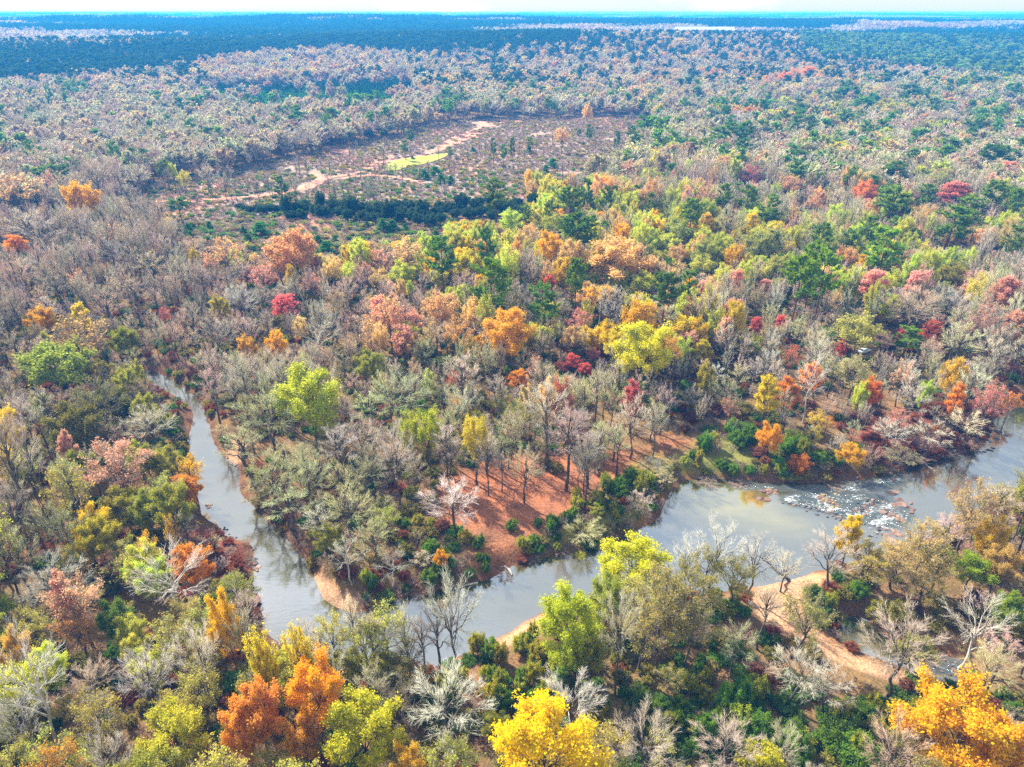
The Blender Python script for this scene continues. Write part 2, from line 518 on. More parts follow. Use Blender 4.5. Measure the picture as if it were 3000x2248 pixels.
def cover_colour(x, y):
    n = len(x)
    c = np.tile(np.array([0.20, 0.105, 0.06]), (n, 1))
    v = fbm(x / 16, y / 16, 11, 3)[:, None]
    c = c * (1 - v * 0.7) + np.array([0.17, 0.15, 0.055]) * v * 0.7
    r = np.hypot(x, y)
    fr = smooth(500, 1200, r)[:, None]
    c = c * (1 - fr) + np.array([0.16, 0.13, 0.09]) * fr
    jit = 1.6 * (fbm(x / 5, y / 5, 21, 3) - 0.5)

    def put(poly, col, soft, box=None):
        nonlocal c
        s = np.full(n, 1e3)
        pa = np.array(poly)
        k = (x > pa[:, 0].min() - 30) & (x < pa[:, 0].max() + 30) & (y > pa[:, 1].min() - 30) & (y < pa[:, 1].max() + 30)
        if k.any():
            s[k] = sdist(x[k], y[k], poly)
        f = (1 - smooth(-soft, soft, s + jit * soft * 1.3))[:, None]
        c = c * (1 - f) + np.array(col) * f
    put(CUT, (0.33, 0.265, 0.225), 16)
    put(GRASSB, (0.20, 0.20, 0.055), 4)
    put(PARK, (0.32, 0.13, 0.07), 5)
    put(SCRUBG, (0.15, 0.13, 0.075), 6)
    for q in REDBANK:
        put(q, (0.21, 0.075, 0.05), 2.5)
    put(FIELD, (0.5, 0.42, 0.28), 8)
    d = river_dist(x, y)
    f = ((1 - smooth(0.3, 2.8, d + jit)) * 0.75)[:, None]
    c = c * (1 - f) + np.array([0.16, 0.075, 0.045]) * f
    for q in SANDS:
        put(q, (0.46, 0.27, 0.16), 1.2)
    # churned red soil inside the logged clearing
    k = inside(x, y, CUT)
    red = (smooth(0.5, 0.7, fbm(x / 38 + 4, y / 60, 41, 3)) * k * 0.6)[:, None]
    c = c * (1 - red) + np.array([0.50, 0.24, 0.17]) * red
    dk = (smooth(0.5, 0.7, fbm(x / 60, y / 20, 47, 3)) * k * 0.5 * (y < 520))[:, None]
    c = c * (1 - dk) + np.array([0.20, 0.15, 0.10]) * dk
    return c


gc = cover_colour(GV[:, 0], GV[:, 1])
gme = mesh_np('ground', GV, [quads, cap], [M_GROUND], attrs={'cover': ('FLOAT_COLOR', 'POINT', np.hstack([gc, np.ones((len(gc), 1))]))}, smooth_shade=True)
structure(link('ground', gme))

# ------------------------------------------------------------------ water
s = 0.7
xs, ys = np.arange(-190, 215, s), np.arange(38, 262, s)
WX, WY = np.meshgrid(xs, ys, indexing='ij')
wd = np.minimum(sdist(WX.ravel(), WY.ravel(), RIVER), sdist(WX.ravel(), WY.ravel(), CREEK)).reshape(WX.shape)
cell = (wd[:-1, :-1] < 3.0)
ci, cj_ = np.nonzero(cell)
n2 = WX.shape[1]
q = np.stack([ci * n2 + cj_, (ci + 1) * n2 + cj_, (ci + 1) * n2 + cj_ + 1, ci * n2 + cj_ + 1], -1)
used, inv = np.unique(q.ravel(), return_inverse=True)
wx, wy = WX.ravel()[used], WY.ravel()[used]
RAPID = [ground_poly(p, WATER) for p in ([(2130, 1412), (2316, 1420), (2497, 1416), (2640, 1380), (2660, 1425), (2480, 1450), (2300, 1438), (2150, 1436)],
                                         [(2280, 1460), (2340, 1435), (2440, 1440), (2560, 1440), (2700, 1500), (2640, 1570), (2500, 1530), (2400, 1500), (2300, 1480)],
                                         [(2690, 1930), (2800, 1925), (2840, 1985), (2750, 1990)])]
foam = np.zeros(len(wx))
for q_ in RAPID:
    foam = np.maximum(foam, 1 - smooth(-1.6, 1.0, sdist(wx, wy, q_)))
foam = np.maximum(foam, 0.0)
wcol = np.tile(np.array([0.07, 0.066, 0.040]), (len(wx), 1))
SHAL = ground_poly([(1960, 1440), (2050, 1405), (2260, 1430), (2300, 1480), (2420, 1540), (2380, 1580), (2200, 1560), (2050, 1530)], WATER)
f = (1 - smooth(-7, 4, sdist(wx, wy, SHAL)))[:, None] * 0.85
wcol = wcol * (1 - f) + np.array([0.19, 0.165, 0.055]) * f
f = foam[:, None] * 0.75
wcol = wcol * (1 - f) + np.array([0.05, 0.075, 0.085]) * f
wdv = wd.ravel()[used]
f = (smooth(-2.6, -0.2, wdv) * 0.55)[:, None]
wcol = wcol * (1 - f) + np.array([0.10, 0.075, 0.04]) * f
wme = mesh_np('river', np.stack([wx, wy, np.full(len(wx), WATER)], 1), [inv.reshape(-1, 4)], [M_WATER],
              attrs={'cover': ('FLOAT_COLOR', 'POINT', np.hstack([wcol, np.ones((len(wx), 1))])), 'foam': ('FLOAT', 'POINT', foam)}, smooth_shade=True)
structure(link('river', wme))


# ------------------------------------------------------------------ dirt roads, lawn
def strip(name, pts, width, mat, lift, seed):
    c = bez_line(pts)
    t = np.gradient(c, axis=0); t /= np.linalg.norm(t, axis=1)[:, None]
    nrm = np.stack([-t[:, 1], t[:, 0]], 1)
    rg = np.random.default_rng(seed)
    wl = width / 2 * rg.uniform(.6, 1.35, len(c)); wr = width / 2 * rg.uniform(.6, 1.35, len(c))
    cols = []
    for k in (-1, -.4, .4, 1):
        p_ = c + nrm * (np.where(k > 0, wr, wl) * k)[:, None]
        cols.append(np.column_stack([p_, terrain(p_[:, 0], p_[:, 1]) + lift]))
    V = np.stack(cols, 1).reshape(-1, 3)
    i, j = np.meshgrid(np.arange(len(c) - 1), np.arange(3), indexing='ij')
    q = np.stack([i * 4 + j, i * 4 + j + 1, (i + 1) * 4 + j + 1, (i + 1) * 4 + j], -1).reshape(-1, 4)
    return structure(link(name, mesh_np(name, V, [q], [mat])))


for k, (pts, wdt) in enumerate(ROADS):
    strip('dirt_road', pts, wdt, M_DIRT, 0.25 + 0.03 * k, k)
strip('track', TRACK[0], TRACK[1], M_PALE, 0.6, 77)
lp = np.array(LAWN)
lv_ = np.vstack([np.column_stack([lp, terrain(lp[:, 0], lp[:, 1]) + 0.5]), [[*lp.mean(0), float(terrain(*lp.mean(0))[0]) + 0.5]]])
structure(link('lawn', mesh_np('lawn', lv_, [np.array([[i, (i + 1) % len(lp), len(lp)] for i in range(len(lp))])], [M_LAWN])))


# ------------------------------------------------------------------ tree growing
def unit(v):
    return v / (np.linalg.norm(v, axis=-1, keepdims=True) + 1e-9)


def tubes(P, R, sides, tip=False):
    """P (n,k,3) polylines, R (n,k) radii -> verts, quads, tris."""
    n, k, _ = P.shape
    T = np.gradient(P, axis=1) if k > 2 else np.repeat(P[:, 1:] - P[:, :1], 2, axis=1)
    T = unit(T)
    ref = np.where(np.abs(T[..., 2:3]) > 0.9, np.array([1.0, 0, 0]), np.array([0, 0, 1.0]))
    U = unit(np.cross(T, ref)); V = np.cross(T, U)
    a = np.arange(sides) * 2 * math.pi / sides
    ring = P[:, :, None, :] + R[:, :, None, None] * (U[:, :, None, :] * np.cos(a)[None, None, :, None] + V[:, :, None, :] * np.sin(a)[None, None, :, None])
    if tip and k == 2:
        verts = np.concatenate([ring[:, 0], P[:, 1:2]], 1).reshape(-1, 3)
        b = np.arange(n)[:, None] * (sides + 1)
        s_ = np.arange(sides)[None]
        tri = np.stack([b + s_, b + (s_ + 1) % sides, np.broadcast_to(b + sides, (n, sides))], -1).reshape(-1, 3)
        return verts, np.zeros((0, 4), int), tri
    verts = ring.reshape(-1, 3)
    b = (np.arange(n) * k * sides)[:, None, None]
    kk = (np.arange(k - 1) * sides)[None, :, None]
    s_ = np.arange(sides)[None, None, :]
    s2 = (s_ + 1) % sides
    q = np.stack([b + kk + s_, b + kk + s2, b + kk + sides + s2, b + kk + sides + s_], -1).reshape(-1, 4)
    return verts, q, np.zeros((0, 3), int)


def sample(P, R, idx, t):
    k = P.shape[1]
    f = t * (k - 1)
    i = np.clip(f.astype(int), 0, k - 2)
    w_ = (f - i)[:, None]
    a, b = P[idx, i], P[idx, i + 1]
    return a * (1 - w_) + b * w_, unit(b - a), R[idx, i] * (1 - w_[:, 0]) + R[idx, i + 1] * w_[:, 0]


def sprout(rg, P, R, m_, t0, t1, L, K, along, rnd, up, out, centre, rk, bend=0.15, tip_r=0.35, rmax=9):
    n = len(P)
    idx = np.repeat(np.arange(n), m_)
    t = t0 + (t1 - t0) * ((np.tile(np.arange(m_), n) + rg.uniform(0, 1, n * m_)) / m_)
    p, tan, r = sample(P, R, idx, t)
    d = unit(tan * along + unit(rg.normal(size=p.shape)) * rnd + np.array([0, 0, up]) + unit(p - centre) * out)
    ln = L * rg.uniform(0.6, 1.25, len(p)) * (1.15 - 0.45 * t)
    s_ = np.linspace(0, 1, K)[None, :, None]
    C = p[:, None] + d[:, None] * ln[:, None, None] * s_ + np.array([0, 0, 1.0]) * (bend * ln)[:, None, None] * s_ ** 2
    if K > 2:
        jit = rg.normal(size=C.shape) * (0.06 * ln)[:, None, None]
        jit[:, 0] = 0
        C = C + jit
    r0 = np.minimum(r * rk, rmax)
    return C, r0[:, None] * (1 - (1 - tip_r) * s_[..., 0])


class Bag:
    def __init__(self):
        self.v, self.q, self.t, self.qm, self.tm, self.ql, self.tl, self.n = [], [], [], [], [], [], [], 0

    def add(self, v, q, t, mat, rg, lv=None):
        self.v.append(v); self.q.append(q + self.n); self.t.append(t + self.n)
        self.qm.append(np.full(len(q), mat)); self.tm.append(np.full(len(t), mat))
        self.ql.append(rg.uniform(0, 1, len(q)) if lv is None else lv[:len(q)])
        self.tl.append(rg.uniform(0, 1, len(t)) if lv is None else np.zeros(len(t)))
        self.n += len(v)

    def mesh(self, name, mats, sm=False):
        q, t = np.concatenate(self.q), np.concatenate(self.t)
        return mesh_np(name, np.concatenate(self.v), [q, t], mats, np.concatenate(self.qm + self.tm),
                       {'lv': ('FLOAT', 'FACE', np.concatenate(self.ql + self.tl))}, sm)


def leaf_quads(rg, c, size, asp=0.75, upb=0.3, axis=None):
    n = len(c)
    nrm = unit(rg.normal(size=(n, 3)) + np.array([0, 0, upb]))
    a = unit(np.cross(nrm, unit(rg.normal(size=(n, 3))))) if axis is None else unit(axis)
    b = unit(np.cross(nrm, a))
    s_ = (size * rg.uniform(0.6, 1.4, n))[:, None]
    v = np.stack([c - a * s_ * .5, c + b * s_ * asp * .5 - a * s_ * .05, c + a * s_ * .5, c - b * s_ * asp * .5 + a * s_ * .05], 1).reshape(-1, 3)
    return v, np.arange(n * 4).reshape(-1, 4), np.zeros((0, 3), int)


# form: crown base share, crown squash, limb count etc.
def grow(form, seed, lod):
    """Returns trunk mesh, crown mesh, height, crown width. lod 0 near, 1 middle, 2 distant."""
    rg = np.random.default_rng(seed * 7919 + hash(form) % 1 + len(form) * 101)
    tr, cr = Bag(), Bag()
    if form == 'pine' or form == 'youngpine':
        H = 24.0 if form == 'pine' else 9.0
        base = rg.uniform(.42, .55) if form == 'pine' else 0.12
        W = 8.5 if form == 'pine' else 5.0
        z = np.linspace(0, H * .985, 9)
        tp = np.stack([rg.normal(0, .012 * H, 9).cumsum() * .35, rg.normal(0, .012 * H, 9).cumsum() * .35, z], 1); tp[0, :2] = 0
        rad_ = (0.011 * H + .06) * (1 - .88 * z / H) * np.where(z < .1, 1.3, 1)
        T, TR = tp[None], rad_[None]
        v, q, t = tubes(T, TR, 7 if lod < 2 else 4); tr.add(v, q, t, 0, rg)
        nb = {0: 58, 1: 44, 2: 26}[lod]
        tt = np.sort(rg.uniform(base, 0.985, nb))
        pos, tan, r = sample(T, TR, np.zeros(nb, int), tt)
        u = (tt - base) / (1 - base)
        prof = (np.sin(np.clip(u * .86 + .16, 0, 1) * math.pi) ** .65 * .95 + .1) if form == 'pine' else (1 - u) * .95 + .12
        az = rg.uniform(0, 2 * math.pi, nb)
        ln = W / 2 * prof * rg.uniform(.55, 1.25, nb)
        d = np.stack([np.cos(az), np.sin(az), rg.uniform(-.1, .35, nb) + .5 * u], 1); d = unit(d)
        s_ = np.linspace(0, 1, 4)[None, :, None]
        C = pos[:, None] + d[:, None] * ln[:, None, None] * s_ + np.array([0, 0, 1.0]) * (.16 * ln)[:, None, None] * s_ ** 2
        CR = np.minimum(r * .45, .09)[:, None] * (1 - .75 * s_[..., 0])
        v, q, t = tubes(C, CR, 4 if lod < 2 else 3); tr.add(v, q, t, 0, rg)
        nsub = {0: 9, 1: 7, 2: 4}[lod]
        S, SR = sprout(rg, C, CR, nsub, .3, 1, W * .13, 2, .8, .9, .25, .2, np.array([0, 0, H * .6]), .6, 0, .3)
        if lod < 2:
            v, q, t = tubes(S, SR, 3, True); cr.add(v, q, t, 1, rg)
        ends = np.concatenate([S[:, 1], S.mean(1), C[:, -1]])
        k = {0: 13, 1: 9, 2: 4}[lod]; sz = {0: .55, 1: .75, 2: 1.35}[lod] * (1 if form == 'pine' else .7)
        c = np.repeat(ends, k, 0)
        off = unit(rg.normal(size=c.shape) + np.array([0, 0, .35])) * (sz * .62 * rg.uniform(.3, 1.0, len(c)))[:, None]
        cl = np.repeat(rg.uniform(0, 1, len(ends)), k)
        v, q, t = leaf_quads(rg, c + off, sz, .34 if lod < 2 else .55, .5, off)
        cr.add(v, q, t, 0, rg, np.clip(.55 * cl + .45 * rg.uniform(0, 1, len(c)), 0, 1))
        cm = [M_NEEDLE, M_TWIG_L]; bark = M_BARKP
    else:
        F = {  # H, W, crown base, L1, L2, L3, L4, limb start, squash, spread-up, leaves per near crown, leaf size
            'bare': (20, 11, .38, 11, 7, 6, 8, .30, .62, .35, 0, 0), 'upright': (23, 8, .34, 12, 7, 5, 7, .28, .9, .75, 0, 0),
            'syc': (25, 13, .30, 9, 7, 5, 5, .25, .75, .3, 0, 0), 'leafy': (19, 11, .22, 11, 8, 6, 4, .25, .72, .35, 22000, .30),
            'flat': (19, 11, .5, 10, 8, 6, 5, .42, .42, .35, 12000, .31), 'semi': (20, 10, .28, 11, 8, 6, 6, .28, .75, .5, 3000, .31),
            'column': (21, 6.5, .12, 15, 7, 6, 4, .15, 1.1, .6, 11000, .31), 'shrub': (4.5, 5.5, .05, 11, 7, 6, 3, .02, .7, .5, 8000, .26),
            'brush': (4.5, 6, .05, 13, 8, 6, 5, .02, .7, .6, 0, 0)}[form]
        H, W, cb, n1, n2_, n3, n4, ls, sq, upb, nl, lsz = F
        if lod == 2:
            n1, n2_, n3, n4 = max(7, n1 - 2), 6, 5, 0
        elif lod == 1:
            n3, n4 = max(4, n3 - 1), max(3, n4 - 2)
        cz = H * (cb + (1 - cb) * .45)
        centre = np.array([0, 0, cz])
        hh = H * (1 - cb) * .5
        bushy = form in ('shrub', 'brush')
        zt = H * (.10 if bushy else (.80 if form in ('upright', 'column') else .62))
        z = np.linspace(0, zt, 6)
        lean = rg.normal(0, .05, 2)
        tp = np.stack([z * lean[0] + rg.normal(0, .014 * H, 6), z * lean[1] + rg.normal(0, .014 * H, 6), z], 1); tp[0, :2] = 0
        r0 = .0095 * H + .06 if not bushy else .06
        T, TR = tp[None], (r0 * np.array([1.35, 1.05, .95, .8, .6, .35]))[None]
        # limbs: curves from the trunk out to well spread points on the crown's shell
        i = np.arange(n1) + .5
        ph = i * 2.39996 + rg.uniform(0, 6.28)
        cs = 1 - i / n1 * (1.25 if not bushy else 1.05)
        th = np.sqrt(np.maximum(0, 1 - cs ** 2))
        end = centre + np.stack([np.cos(ph) * th * W / 2, np.sin(ph) * th * W / 2, cs * hh * (1.0)], 1) * (rg.uniform(.62, .86, n1)[:, None])
        t = np.clip(ls + (.95 - ls) * (cs * .5 + .5) * rg.uniform(.75, 1.1, n1), 0.02, .98)
        st, tan, r = sample(T, TR, np.zeros(n1, int), t)
        s_ = np.linspace(0, 1, 6)[None, :, None]
        ctl = st + (end - st) * .45 + np.stack([rg.normal(0, .05 * W, n1), rg.normal(0, .05 * W, n1), upb * .30 * np.linalg.norm(end - st, axis=1) * np.where(cs > -.3, 1, .4)], 1)
        A = st[:, None] * (1 - s_) ** 2 + ctl[:, None] * 2 * s_ * (1 - s_) + end[:, None] * s_ ** 2
        A[:, 1:] += rg.normal(size=A[:, 1:].shape) * .018 * W
        AR = np.minimum(r * .75, r0 * .62)[:, None] * (1 - .78 * s_[..., 0])
        B, BR = sprout(rg, A, AR, n2_, .25, 1, W * .24, 4, .75, .62, .18 + .25 * upb, .55, centre, .46, .12)
        C, CR = sprout(rg, B, BR, n3, .2, 1, W * .135, 3, .75, .75, .12 + .2 * upb, .45, centre, .5, .08)
        lo = lod == 2
        v, q, tt_ = tubes(T, TR, 8 if lod == 0 else (6 if not lo else 4)); tr.add(v, q, tt_, 0, rg)
        v, q, tt_ = tubes(A, AR, 6 if lod == 0 else (4 if not lo else 3)); tr.add(v, q, tt_, 0, rg)
        tw = {0: 1.0, 1: 1.4, 2: 5.6}[lod]
        floor_ = .0135 * tw if not bushy else .011 * tw
        v, q, tt_ = tubes(B, np.maximum(BR, floor_ * 1.5), 4 if lod == 0 else 3); LT = form == 'syc' or (form in ('bare', 'upright') and seed % 2 == 1 and lod < 2); (tr if LT else cr).add(v, q, tt_, 0 if LT else 1, rg)
        v, q, tt_ = tubes(C, np.maximum(CR, floor_), 3); cr.add(v, q, tt_, 1, rg)
        tips = C[:, -1]
        if n4:
            D, DR = sprout(rg, C, np.maximum(CR, floor_), n4, .15, 1, W * .085, 2, .8, .85, .12 + .2 * upb, .4, centre, .8, 0, .4)
            DR = np.maximum(DR, floor_ * .85)
            v, q, tt_ = tubes(D, DR, 3, True); cr.add(v, q, tt_, 1, rg)
            pts = np.concatenate([D[:, 1], D.mean(1)])
            grp = np.tile(np.repeat(np.arange(len(C)), n4), 2)
        else:
            pts, grp = np.concatenate([C[:, -1], C[:, 1]]), np.tile(np.arange(len(C)), 2)
        if nl:
            nn = {0: nl, 1: int(nl * .42), 2: int(nl * .075)}[lod]
            sz = lsz * {0: 1.0, 1: 1.5, 2: 3.4}[lod]
            if form == 'semi':                     # leaves left on only some of the sprays
                keep = np.nonzero(hash2(grp * 1.0, grp * 0 + seed, 3) < .36)[0]
            else:
                keep = np.arange(len(pts))
            k = rg.choice(keep, nn)
            c = pts[k] + rg.normal(size=(nn, 3)) * (sz * .55 + .012 * W)
            c[:, 2] = np.maximum(c[:, 2], .1)
            gl = hash2(grp[k] * 1.0, grp[k] * 0 + 5.0, seed)
            v, q, tt_ = leaf_quads(rg, c, np.full(nn, sz), .8, .35)
            cr.add(v, q, tt_, 0, rg, np.clip(.5 * gl + .5 * rg.uniform(0, 1, nn), 0, 1))
        leafy_ = nl > 0
        cm = [M_LEAF, M_TWIG_L if leafy_ and form != 'semi' else M_TWIG]
        if form == 'semi':
            cm = [M_LEAF, M_TWIG_L]
        bark = M_BARKW if form == 'syc' else M_BARK
    tm, cme = tr.mesh('trunk', [bark], True), cr.mesh('crown', cm)
    co = np.concatenate(cr.v)
    hgt = np.percentile(co[:, 2], 99.7)
    wid = 2 * np.percentile(np.hypot(co[:, 0], co[:, 1]), 96)
    return dict(trunk=tm, crown=cme, H=float(hgt), W=float(wid), form=form, lod=lod, src=None)


PROTO = {}
for form, n0, n1_, n2__ in (('bare', 4, 3, 2), ('upright', 2, 2, 1), ('syc', 3, 1, 0), ('leafy', 4, 3, 2), ('flat', 2, 1, 0), ('semi', 4, 3, 1), ('column', 2, 1, 0),
                            ('pine', 1, 4, 2), ('youngpine', 0, 2, 1), ('shrub', 3, 2, 1), ('brush', 2, 2, 1)):
    for lod, n in ((0, n0), (1, n1_), (2, n2__)):
        PROTO[form, lod] = [grow(form, 10 * lod + k + 1, lod) for k in range(n)]

# ------------------------------------------------------------------ kinds of tree
# kind: (object name, word for the label, tint, forms)
KIND = {
    'bg': ('bare_tree', 'bare grey', (.64, .55, .43), ('bare', 'bare', 'upright')),
    'bw': ('bare_tree', 'bare whitish', (.70, .64, .53), ('bare', 'syc', 'upright')),
    'sy': ('sycamore_tree', 'bare white-limbed', (.72, .68, .60), ('syc',)),
    'bs': ('bare_tree', 'bare sage-grey', (.57, .55, .30), ('bare', 'bare', 'upright')),
    'bt': ('bare_tree', 'bare pinkish tan', (.72, .54, .42), ('bare', 'upright', 'upright')),
    'bd': ('bare_tree', 'bare dark brown', (.48, .39, .30), ('bare', 'upright')),
    'lb': ('slim_bare_tree', 'bare grey-tan', (.56, .46, .37), ('upright',)),
    'ld': ('slim_bare_tree', 'bare dark-stemmed', (.32, .25, .2), ('upright',)),
    'yg': ('yellow_green_tree', 'yellow-green', (.58, .58, .10), ('leafy', 'leafy', 'flat')),
    'yl': ('yellow_tree', 'yellow', (.74, .52, .03), ('leafy', 'leafy', 'column')),
    'gd': ('golden_tree', 'golden', (.84, .47, .025), ('leafy', 'leafy')),
    'or': ('orange_tree', 'orange', (.76, .34, .05), ('leafy', 'semi', 'column')),
    'pe': ('russet_tree', 'peach-brown', (.74, .50, .24), ('leafy', 'semi', 'flat')),
    'rd': ('red_tree', 'crimson', (.66, .16, .14), ('semi', 'column')),
    'pk': ('red_tree', 'pinkish red', (.78, .40, .33), ('semi', 'semi', 'column')),
    'ol': ('olive_tree', 'olive green', (.41, .39, .07), ('leafy', 'semi', 'leafy')),
    'sp': ('sparse_tree', 'thinly leaved olive', (.52, .47, .11), ('semi',)),
    'gr': ('green_shrub', 'green leafy', (.17, .29, .03), ('shrub',)),
    'ys': ('yellow_shrub', 'yellow-green', (.44, .41, .045), ('shrub',)),
    'os': ('orange_shrub', 'orange', (.68, .24, .03), ('shrub',)),
    'br': ('bare_shrub', 'bare twiggy', (.42, .31, .24), ('brush',)),
    'pi': ('pine_tree', 'green', (.13, .23, .04), ('pine',)),
    'py': ('pine_tree', 'yellowish green', (.19, .27, .035), ('pine',)),
    'yp': ('young_pine', 'young green', (.09, .25, .04), ('youngpine',)),
    'ku': ('vine_covered_shrub', 'dark vine-covered', (.05, .085, .04), ('shrub',)),
}
SHRUBS = {'gr', 'ys', 'os', 'br', 'yp', 'ku'}

# zones of the wood, by photo pixel of the foot, each with a phrase one can find in the picture
PLACES = [
    ('in the logged clearing with red dirt tracks', [(300, 600), (700, 510), (1180, 380), (1330, 345), (1960, 340), (1960, 430), (1740, 560), (1540, 600), (1500, 640), (1000, 640), (560, 660)]),
    ('in the scrub below the dark vine-covered bank', [(480, 640), (1560, 640), (1300, 730), (1000, 760), (560, 740)]),
    ('on the leafy point inside the river bend', [(610, 1180), (900, 1100), (1300, 1200), (1750, 1180), (2010, 1260), (2010, 1420), (1900, 1560), (1500, 1700), (1060, 1820), (900, 1690), (720, 1480)]),
    ('on the bank above the rapids', [(2010, 1250), (2400, 1220), (2950, 1150), (2950, 1330), (2600, 1420), (2010, 1430)]),
    ('by the sandy creek mouth', [(2000, 1700), (2700, 1600), (3300, 1500), (3300, 2060), (2450, 2060), (2000, 1950)]),
    ('in the thicket below the creek', [(1900, 1950), (2450, 2060), (3300, 2060), (3400, 2800), (1900, 2800)]),
    ('on the bank facing the leafy point', [(900, 1850), (1500, 1880), (2000, 1700), (2000, 1980), (1900, 2100), (1000, 2100)]),
    ('in the woods below the river junction', [(-400, 1900), (780, 1850), (900, 2050), (1900, 2050), (1900, 2800), (-400, 2800)]),
    ('in the woods outside the narrow river arm', [(-500, 1050), (420, 1080), (560, 1220), (740, 1600), (760, 1900), (-500, 1950)]),
    ('in the grey woods across the narrow arm', [(-500, 600), (480, 640), (700, 760), (1000, 800), (900, 1120), (600, 1180), (400, 1080), (-500, 1060)]),
    ('on the slope around the parked car', [(2050, 900), (3400, 850), (3400, 1220), (2900, 1190), (2400, 1220), (2010, 1250)]),
    ('on the pine-dotted slope above the car', [(1960, 330), (3500, 300), (3500, 860), (2050, 900), (1900, 640)]),
    ('in the bright woods between point and clearing', [(900, 760), (1300, 720), (1560, 630), (1960, 600), (2100, 900), (2010, 1260), (1750, 1190), (1300, 1210), (900, 1110)]),
]


def place_of(px, py):
    for ph, poly in PLACES:
        if inside(np.array([px]), np.array([py]), poly)[0]:
            return ph
    return 'in the hazy woods beyond the clearing'


ANCHORS = [(2533, 1026, 'the parked car'), (2250, 1450, 'the brown rock islet'), (2430, 1470, 'the leaf-covered mound in the rapids'), (2630, 1500, 'the tan rock ledge'), (2500, 1850, 'the creek pool'), (2310, 1720, 'the sandy spit'),
           (1540, 1830, 'the orange sandbar'), (690, 1320, 'the orange sand bank'), (985, 1760, 'the sandy tip of the point'), (620, 1482, 'the islet in the narrow arm'), (745, 1640, 'the dark boulders'), (1220, 480, 'the green lawn'), (1420, 366, 'the fork of the dirt road'),
           (1500, 1460, 'the orange litter glade'), (1450, 1650, 'the gap in the bank shrubs'), (470, 1115, 'the head of the narrow arm'), (2760, 1960, 'the rocky side stream'), (2900, 1280, 'the river upstream of the ledge'), (900, 545, 'the red dirt bend'), (560, 590, 'the end of the dirt track'), (1600, 1640, 'the cut bank of the point'), (2000, 1410, 'the olive shallows')]
ANCHOR_XY = None


def near_anchor(X, Y, me_label):
    global ANCHOR_XY
    if ANCHOR_XY is None:
        ANCHOR_XY = [(*at(x, y, 0), t) for x, y, t in ANCHORS]
        for T in TREES:
            if T['label']:
                wds = T['label'].split()
                cut = next((i for i, w_ in enumerate(wds) if i > 2 and w_ in ('with', 'at', 'above', 'amid', 'standing', 'outside', 'among', 'in', 'beside', 'over', 'on', 'between', 'by', 'against', 'rising', 'drooping', 'of', 'behind', 'below', 'leaning')), len(wds))
                ANCHOR_XY.append((T['X'], T['Y'], 'the ' + ' '.join(wds[:min(cut, 7)]).rstrip(',')))
    best = min(ANCHOR_XY, key=lambda a: (a[0] - X) ** 2 + (a[1] - Y) ** 2)
    d = math.hypot(best[0] - X, best[1] - Y)
    return (('next to ' if d < 9 else ('close by ' if d < 20 else 'some way from ')) + best[2]) if d < 42 else None


TREES = []                                         # every tree before it is made: dicts
RG = np.random.default_rng(4)


def add_tree(kind, X, Y, h, wid, tint=None, form=None, hero=False, label=None, rot=None, lean=0.0):
    TREES.append(dict(kind=kind, X=float(X), Y=float(Y), h=float(h), w=float(wid), tint=tint, form=form, hero=hero, label=label, rot=rot, lean=lean))


def hero(kind, x, ytop, wpx, h=None, base=None, form=None, tint=None, label=None):
    """A tree picked out of the photograph: crown middle x, crown top y, crown width in pixels; its foot from the pixel of the foot, or from its usual height."""
    sh = kind in SHRUBS
    if base is not None:
        bx, by = base if hasattr(base, '__len__') else (x, base)
        X, Y = at(bx, by, 0)
        t = at(x, ytop, 0)
        dy, dz = 0, 0
        d = FWD - UPV * ((ytop - PH / 2) / FPX)
        h = CAM_H + d[2] / d[1] * Y
    else:
        if h is None:
            z0 = CAM_H - (4 if sh else 18)
            dep = z0 / math.sin(math.atan2(ytop - PH / 2, FPX) + TH) 
            wm = wpx / FPX * dep
            h = min(max(wm * .85, 1.6), 6.5) if sh else (min(max(wm * 1.8, 17), 27) if kind in ('pi', 'py') else min(max(wm * 1.35, 13), 25))
        X, Y = at(x, ytop, h * .97)
        h_min = h * (.3 if sh else .6)
        while h > h_min and river_dist(np.array([X]), np.array([Y]))[0] < (.9 if sh else 1.6):
            h *= .92
            X, Y = at(x, ytop, h * .97)
    dep = Y * FWD[1] + (h * .8 - CAM_H) * FWD[2]
    wid = wpx / FPX * dep
    if base is not None:
        X = X * .5 + (x - PW / 2) / FPX * dep * .5
    if kind in ('gr', 'ys') and wid > 3.2 and label is None and form is None:
        n_ = 3 if wid < 7 else 5
        for k in range(n_):
            a_ = RG.uniform(0, 6.283)
            dx_, dy_ = math.cos(a_) * wid * RG.uniform(.15, .48), math.sin(a_) * wid * RG.uniform(.15, .48)
            if river_dist(np.array([X + dx_]), np.array([Y + dy_]))[0] > .8:
                kk = kind if k < 2 else ['gr', 'ys', 'br', 'ys', 'gr'][int(RG.integers(5))]
                add_tree(kk, X + dx_, Y + dy_, h * RG.uniform(.5, 1.02), wid * RG.uniform(.36, .66), None, None, True, None)
        return
    add_tree(kind, X, Y, h, wid, tint, form, True, label)


H_ = hero
